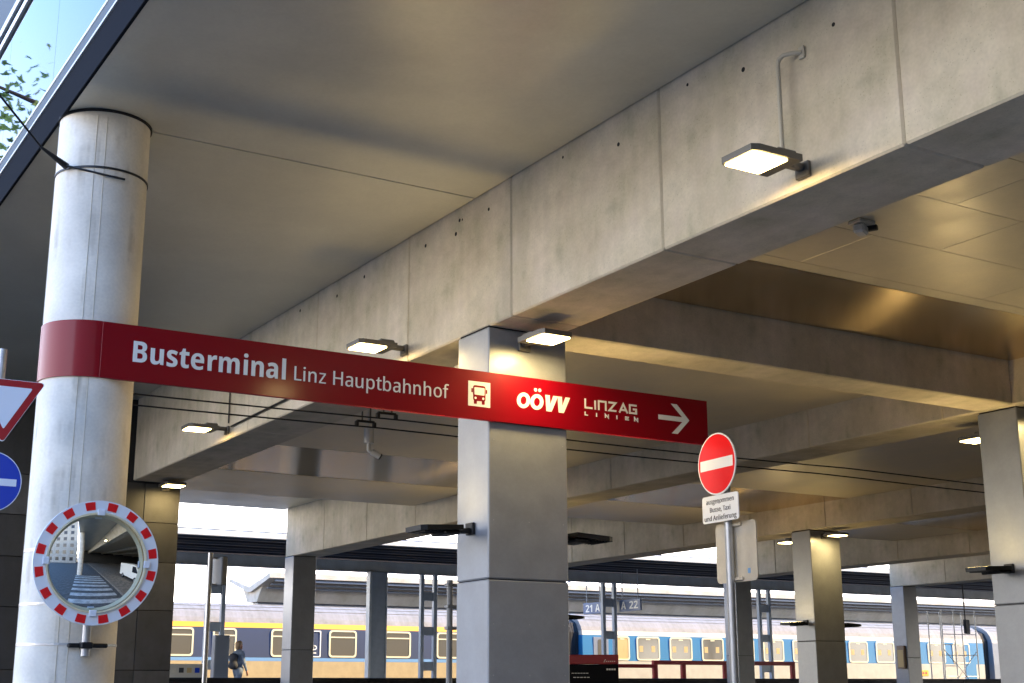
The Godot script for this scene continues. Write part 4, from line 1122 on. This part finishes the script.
	st = mb(); cbox(st, Vector3(0.02, 4.12, 0), Vector3(0.42, 0.6, 0.12), 0.02, Basis(Vector3.UP, 0.3)); put(st, "board", M.pack, hb)
	# small box on the far pier
	var wb := thing("notice_box", "small brown notice box on the side of the far pale pier", "box", Vector3(BX + 4 * PITCH - 0.1, 0, -36.0))
	st = mb(); cbox(st, Vector3(0.02, 2.65, 0.1), Vector3(0.12, 0.8, 0.34), 0.012); put(st, "case", M.hair, wb)
	st = mb(); cbox(st, Vector3(-0.045, 2.6, 0.1), Vector3(0.01, 0.6, 0.26), 0.003); put(st, "face", M.curtain, wb)

# ---------------------------------------------------------------- person: smooth union of tapered capsules, surface nets
func surface_net(bones: Array, cell: float, k := 0.05) -> SurfaceTool:
	var lo := Vector3.ONE * 99; var hi := -lo
	for b in bones:
		for e in [[b[0], b[2]], [b[1], b[3]]]:
			lo = lo.min(e[0] - Vector3.ONE * (e[1] + cell * 2)); hi = hi.max(e[0] + Vector3.ONE * (e[1] + cell * 2))
	var n := Vector3i(((hi - lo) / cell).ceil()) + Vector3i.ONE
	var F := PackedFloat32Array(); F.resize(n.x * n.y * n.z); F.fill(1.0)
	for b in bones:   # only near each bone
		var m: float = maxf(b[2], b[3]) + 0.12
		var bl := Vector3i(((b[0].min(b[1]) - Vector3.ONE * m - lo) / cell).floor()).clamp(Vector3i.ZERO, n - Vector3i.ONE)
		var bh := Vector3i(((b[0].max(b[1]) + Vector3.ONE * m - lo) / cell).ceil()).clamp(Vector3i.ZERO, n - Vector3i.ONE)
		var ab: Vector3 = b[1] - b[0]; var il := 1.0 / maxf(ab.length_squared(), 1e-6)
		for z in range(bl.z, bh.z + 1):
			for y in range(bl.y, bh.y + 1):
				for x in range(bl.x, bh.x + 1):
					var p := lo + Vector3(x, y, z) * cell
					var b0: Vector3 = b[0]
					var t := clampf((p - b0).dot(ab) * il, 0, 1)
					var d: float = (p - b0 - ab * t).length() - lerpf(b[2], b[3], t)
					var i := (z * n.y + y) * n.x + x
					var e := F[i]
					var h := clampf(0.5 + 0.5 * (e - d) / k, 0, 1)
					F[i] = lerpf(e, d, h) - k * h * (1 - h) if e < 0.9 else minf(e, d)
	var verts := {}
	var st := mb()
	var at := func(x, y, z) -> float: return F[(z * n.y + y) * n.x + x]
	for z in n.z - 1:
		for y in n.y - 1:
			for x in n.x - 1:
				var sum := Vector3.ZERO; var c := 0
				var v := []
				for q in 8: v.append(at.call(x + (q & 1), y + ((q >> 1) & 1), z + (q >> 2)))
				for e in [[0, 1], [2, 3], [4, 5], [6, 7], [0, 2], [1, 3], [4, 6], [5, 7], [0, 4], [1, 5], [2, 6], [3, 7]]:
					var a: float = v[e[0]]; var b: float = v[e[1]]
					if (a < 0) != (b < 0):
						var t := a / (a - b)
						var pa := Vector3(e[0] & 1, (e[0] >> 1) & 1, e[0] >> 2); var pb := Vector3(e[1] & 1, (e[1] >> 1) & 1, e[1] >> 2)
						sum += pa.lerp(pb, t); c += 1
				if c: verts[Vector3i(x, y, z)] = lo + (Vector3(x, y, z) + sum / c) * cell
	st.set_smooth_group(0)
	for key in verts:
		var ky: Vector3i = key
		for ax in 3:
			var d := Vector3i.ZERO; d[ax] = 1
			var f0: float = at.call(ky.x, ky.y, ky.z); var e := ky + d
			var f1: float = at.call(e.x, e.y, e.z)
			if (f0 < 0) == (f1 < 0): continue
			var u := Vector3i.ZERO; u[(ax + 1) % 3] = 1
			var w := Vector3i.ZERO; w[(ax + 2) % 3] = 1
			if not (verts.has(ky - u) and verts.has(ky - w) and verts.has(ky - u - w)): continue
			var q := [verts[ky], verts[ky - u], verts[ky - u - w], verts[ky - w]]
			var order := [0, 2, 1, 0, 3, 2] if f0 < 0 else [0, 1, 2, 0, 2, 3]
			for j in order: st.add_vertex(q[j])
	st.index(); st.generate_normals()
	return st

func person():
	var t := thing("person", "person in grey blue coat with dark backpack walking along the platform", "person", Vector3(15.42, 1.25, -41.6))
	t.rotation.y = deg_to_rad(-70)   # local -z is forward, so the figure walks towards +x
	var V := func(x, y, z) -> Vector3: return Vector3(x, y, z)
	var body := [
		[V.call(0, 0.95, 0), V.call(0, 1.12, 0), 0.15, 0.14], [V.call(0, 1.12, 0), V.call(0, 1.38, -0.01), 0.145, 0.15],
		[V.call(-0.15, 1.42, 0), V.call(0.15, 1.42, 0), 0.075, 0.075], [V.call(0, 1.42, 0), V.call(0, 1.55, -0.02), 0.06, 0.055],
		[V.call(-0.19, 1.41, 0), V.call(-0.24, 1.13, 0.05), 0.062, 0.05], [V.call(-0.24, 1.13, 0.05), V.call(-0.22, 0.88, -0.04), 0.048, 0.038],
		[V.call(0.19, 1.41, 0), V.call(0.24, 1.13, -0.03), 0.062, 0.05], [V.call(0.24, 1.13, -0.03), V.call(0.22, 0.90, -0.16), 0.048, 0.038],
		[V.call(-0.09, 0.92, 0), V.call(-0.10, 0.50, -0.10), 0.11, 0.07], [V.call(-0.10, 0.50, -0.10), V.call(-0.10, 0.08, -0.02), 0.066, 0.045], [V.call(-0.10, 0.05, 0.0), V.call(-0.10, 0.05, -0.17), 0.045, 0.04],
		[V.call(0.09, 0.92, 0), V.call(0.10, 0.50, 0.06), 0.11, 0.07], [V.call(0.10, 0.50, 0.06), V.call(0.10, 0.10, 0.24), 0.066, 0.045], [V.call(0.10, 0.06, 0.25), V.call(0.10, 0.05, 0.10), 0.045, 0.04]]
	put(surface_net(body, 0.024), "body", M.coat, t)
	var head := [[V.call(0, 1.62, -0.03), V.call(0, 1.67, -0.02), 0.085, 0.092], [V.call(0, 1.57, -0.07), V.call(0, 1.60, -0.07), 0.05, 0.06], [V.call(0, 1.61, -0.115), V.call(0, 1.64, -0.11), 0.014, 0.01], [V.call(-0.09, 1.62, -0.01), V.call(-0.09, 1.65, -0.01), 0.018, 0.02], [V.call(0.09, 1.62, -0.01), V.call(0.09, 1.65, -0.01), 0.018, 0.02], [V.call(0, 1.5, -0.02), V.call(0, 1.6, -0.02), 0.05, 0.055]]
	put(surface_net(head, 0.012, 0.02), "head", M.skin, t)
	var hair := [[V.call(0, 1.69, 0.015), V.call(0, 1.72, -0.02), 0.098, 0.088], [V.call(0, 1.60, 0.05), V.call(0, 1.70, 0.03), 0.075, 0.09]]
	put(surface_net(hair, 0.012, 0.03), "hair", M.hair, t)
	var pk := [[V.call(-0.08, 1.05, 0.20), V.call(0.08, 1.05, 0.20), 0.10, 0.10], [V.call(-0.08, 1.30, 0.20), V.call(0.08, 1.30, 0.20), 0.10, 0.10], [V.call(0, 1.05, 0.20), V.call(0, 1.30, 0.20), 0.12, 0.12]]
	put(surface_net(pk, 0.024, 0.05), "backpack", M.pack, t)
	for s in [-1, 1]:
		var hand := [[V.call(s * 0.22, 0.88, -0.04 if s < 0 else -0.17), V.call(s * 0.215, 0.80, -0.06 if s < 0 else -0.20), 0.034, 0.03]]
		for f in 4: hand.append([V.call(s * 0.215, 0.81, (-0.03 if s < 0 else -0.17) - f * 0.018), V.call(s * 0.205, 0.735 + absf(f - 1.5) * 0.008, (-0.04 if s < 0 else -0.18) - f * 0.018), 0.010, 0.008])
		hand.append([V.call(s * 0.205, 0.86, -0.09 if s < 0 else -0.22), V.call(s * 0.20, 0.79, -0.115 if s < 0 else -0.245), 0.011, 0.009])
		put(surface_net(hand, 0.007, 0.008), "hand", M.skin, t)

# ---------------------------------------------------------------- what the mirror and the glass show
func behind():
	street_building("office_block", "sunlit cream office block across the street seen in the mirror", Vector3(-100, 0, -10), 16, 60, 17.0, M.far_wall)
	street_building("apartment_block", "grey apartment block at the end of the street seen in the mirror", Vector3(-38, 0, 24), 39, 14, 27.0, M.far_wall2)
	# white van parked by the deck
	var v := thing("parked_van", "white delivery van parked under the deck seen in the mirror", "van", Vector3(10.4, 0.12, -3.0))
	var st := mb()
	prism(st, PackedVector2Array([Vector2(-2.6, 0.4), Vector2(2.5, 0.4), Vector2(2.6, 0.9), Vector2(2.4, 1.15), Vector2(1.55, 1.95), Vector2(1.2, 2.05), Vector2(-2.55, 2.08), Vector2(-2.65, 1.9)]), Vector3(-0.95, 0, 0), Vector3(0, 0, -1), Vector3.UP, Vector3(1, 0, 0), 1.9); put(st, "body", M.white, v)
	for s in [-1, 1]:
		st = mb(); prism(st, PackedVector2Array([Vector2(0.8, 1.15), Vector2(2.1, 1.15), Vector2(1.5, 1.85), Vector2(0.8, 1.85)]), Vector3(s * 0.955 - (0.01 if s < 0 else 0.0), 0, 0), Vector3(0, 0, -1), Vector3.UP, Vector3(1, 0, 0), 0.01); put(st, "side_window", M.win_dark, v)
		for z in [-1.7, 1.6]:
			var w := part("wheel", v)
			st = mb(); tube(st, [Vector3(s * 0.75, 0.34, z), Vector3(s * 0.97, 0.34, z)], 0.34, 28); put(st, "tyre", M.rubber, w)
			st = mb(); tube(st, [Vector3(s * 0.9, 0.34, z), Vector3(s * 0.98, 0.34, z)], 0.2, 20); put(st, "rim", M.galv, w)
		st = mb(); cbox(st, Vector3(s * 0.7, 0.8, -2.58), Vector3(0.3, 0.22, 0.06), 0.02); put(st, "headlight", M.glass, v)
	st = mb(); cbox(st, Vector3(0, 1.52, -2.02), Vector3(1.7, 0.02, 1.0), 0.004, Basis(Vector3.RIGHT, deg_to_rad(-43))); put(st, "windscreen", M.win_dark, v)
	# tree whose leaves the facade glass mirrors
	var tr := thing("plane_tree", "broad leaved street tree mirrored in the facade glass", "tree", Vector3(-0.3, 0, -23.3))
	st = mb()
	tube(st, [Vector3(0, 0, 0), Vector3(0.1, 3, 0.05), Vector3(-0.1, 6, 0), Vector3(0.1, 11.9, 0.1)], 0.26, 12, 0.08)
	var rng := RandomNumberGenerator.new(); rng.seed = 44
	var tips := []
	for i in 16:
		var h := rng.randf_range(5.5, 12.0); var a := rng.randf() * TAU; var l := rng.randf_range(1.4, 2.8)
		var tip := Vector3(cos(a) * l, h + rng.randf_range(0.5, 1.3), sin(a) * l)
		tube(st, [Vector3(0, h, 0), Vector3(cos(a) * l * 0.5, h + 0.5, sin(a) * l * 0.5), tip], 0.07, 7, 0.02)
		tips.append(tip); tips.append(tip.lerp(Vector3(0, h, 0), 0.4))
	put(st, "trunk", M.bark, tr)
	st = mb()
	for tip in tips:
		for j in 46:
			var c: Vector3 = tip + Vector3(rng.randfn(), rng.randfn(), rng.randfn()) * 0.62
			var nrm := Vector3(rng.randfn(), rng.randfn() + 0.5, rng.randfn()).normalized()
			var e1 := nrm.cross(Vector3(rng.randfn(), rng.randfn(), rng.randfn())).normalized(); var e2 := nrm.cross(e1)
			var s := rng.randf_range(0.10, 0.17)
			for q in [[0.0, 1.0], [1.25, 0.8], [-1.25, 0.8]]:   # three-lobed leaf
				var ax: Vector3 = (e1 * cos(q[0]) + e2 * sin(q[0])) * s * q[1]
				var sd := nrm.cross(ax).normalized() * s * 0.28
				quad(st, c - ax * 0.25, c + ax * 0.35 + sd, c + ax, c + ax * 0.35 - sd, nrm)
	put(st, "crown", M.leaf, tr)

func street_building(called: String, label: String, at: Vector3, w: float, d: float, h: float, m: Material):
	var b := thing(called, label, "building", at)
	var st := mb(); bx2(st, Vector3(0, 0, 0), Vector3(w, h, d), 0.05); put(st, "wall", m, b)
	st = mb(); bx2(st, Vector3(-0.3, h + 0.003, -0.3), Vector3(w + 0.3, h + 0.4, d + 0.3), 0.03); put(st, "roof", M.far_wall2, b)
	for f in int(h / 3.1):
		for i in int(d / 3.2):
			st = mb(); cbox(st, Vector3(w + 0.004, 1.9 + f * 3.1, 1.6 + i * 3.2), Vector3(0.03, 1.6, 1.5), 0.005); put(st, "window", M.win_dark, b)
		for i in int(w / 3.2):
			st = mb(); cbox(st, Vector3(1.6 + i * 3.2, 1.9 + f * 3.1, -0.004), Vector3(1.5, 1.6, 0.03), 0.005); put(st, "window", M.win_dark, b)
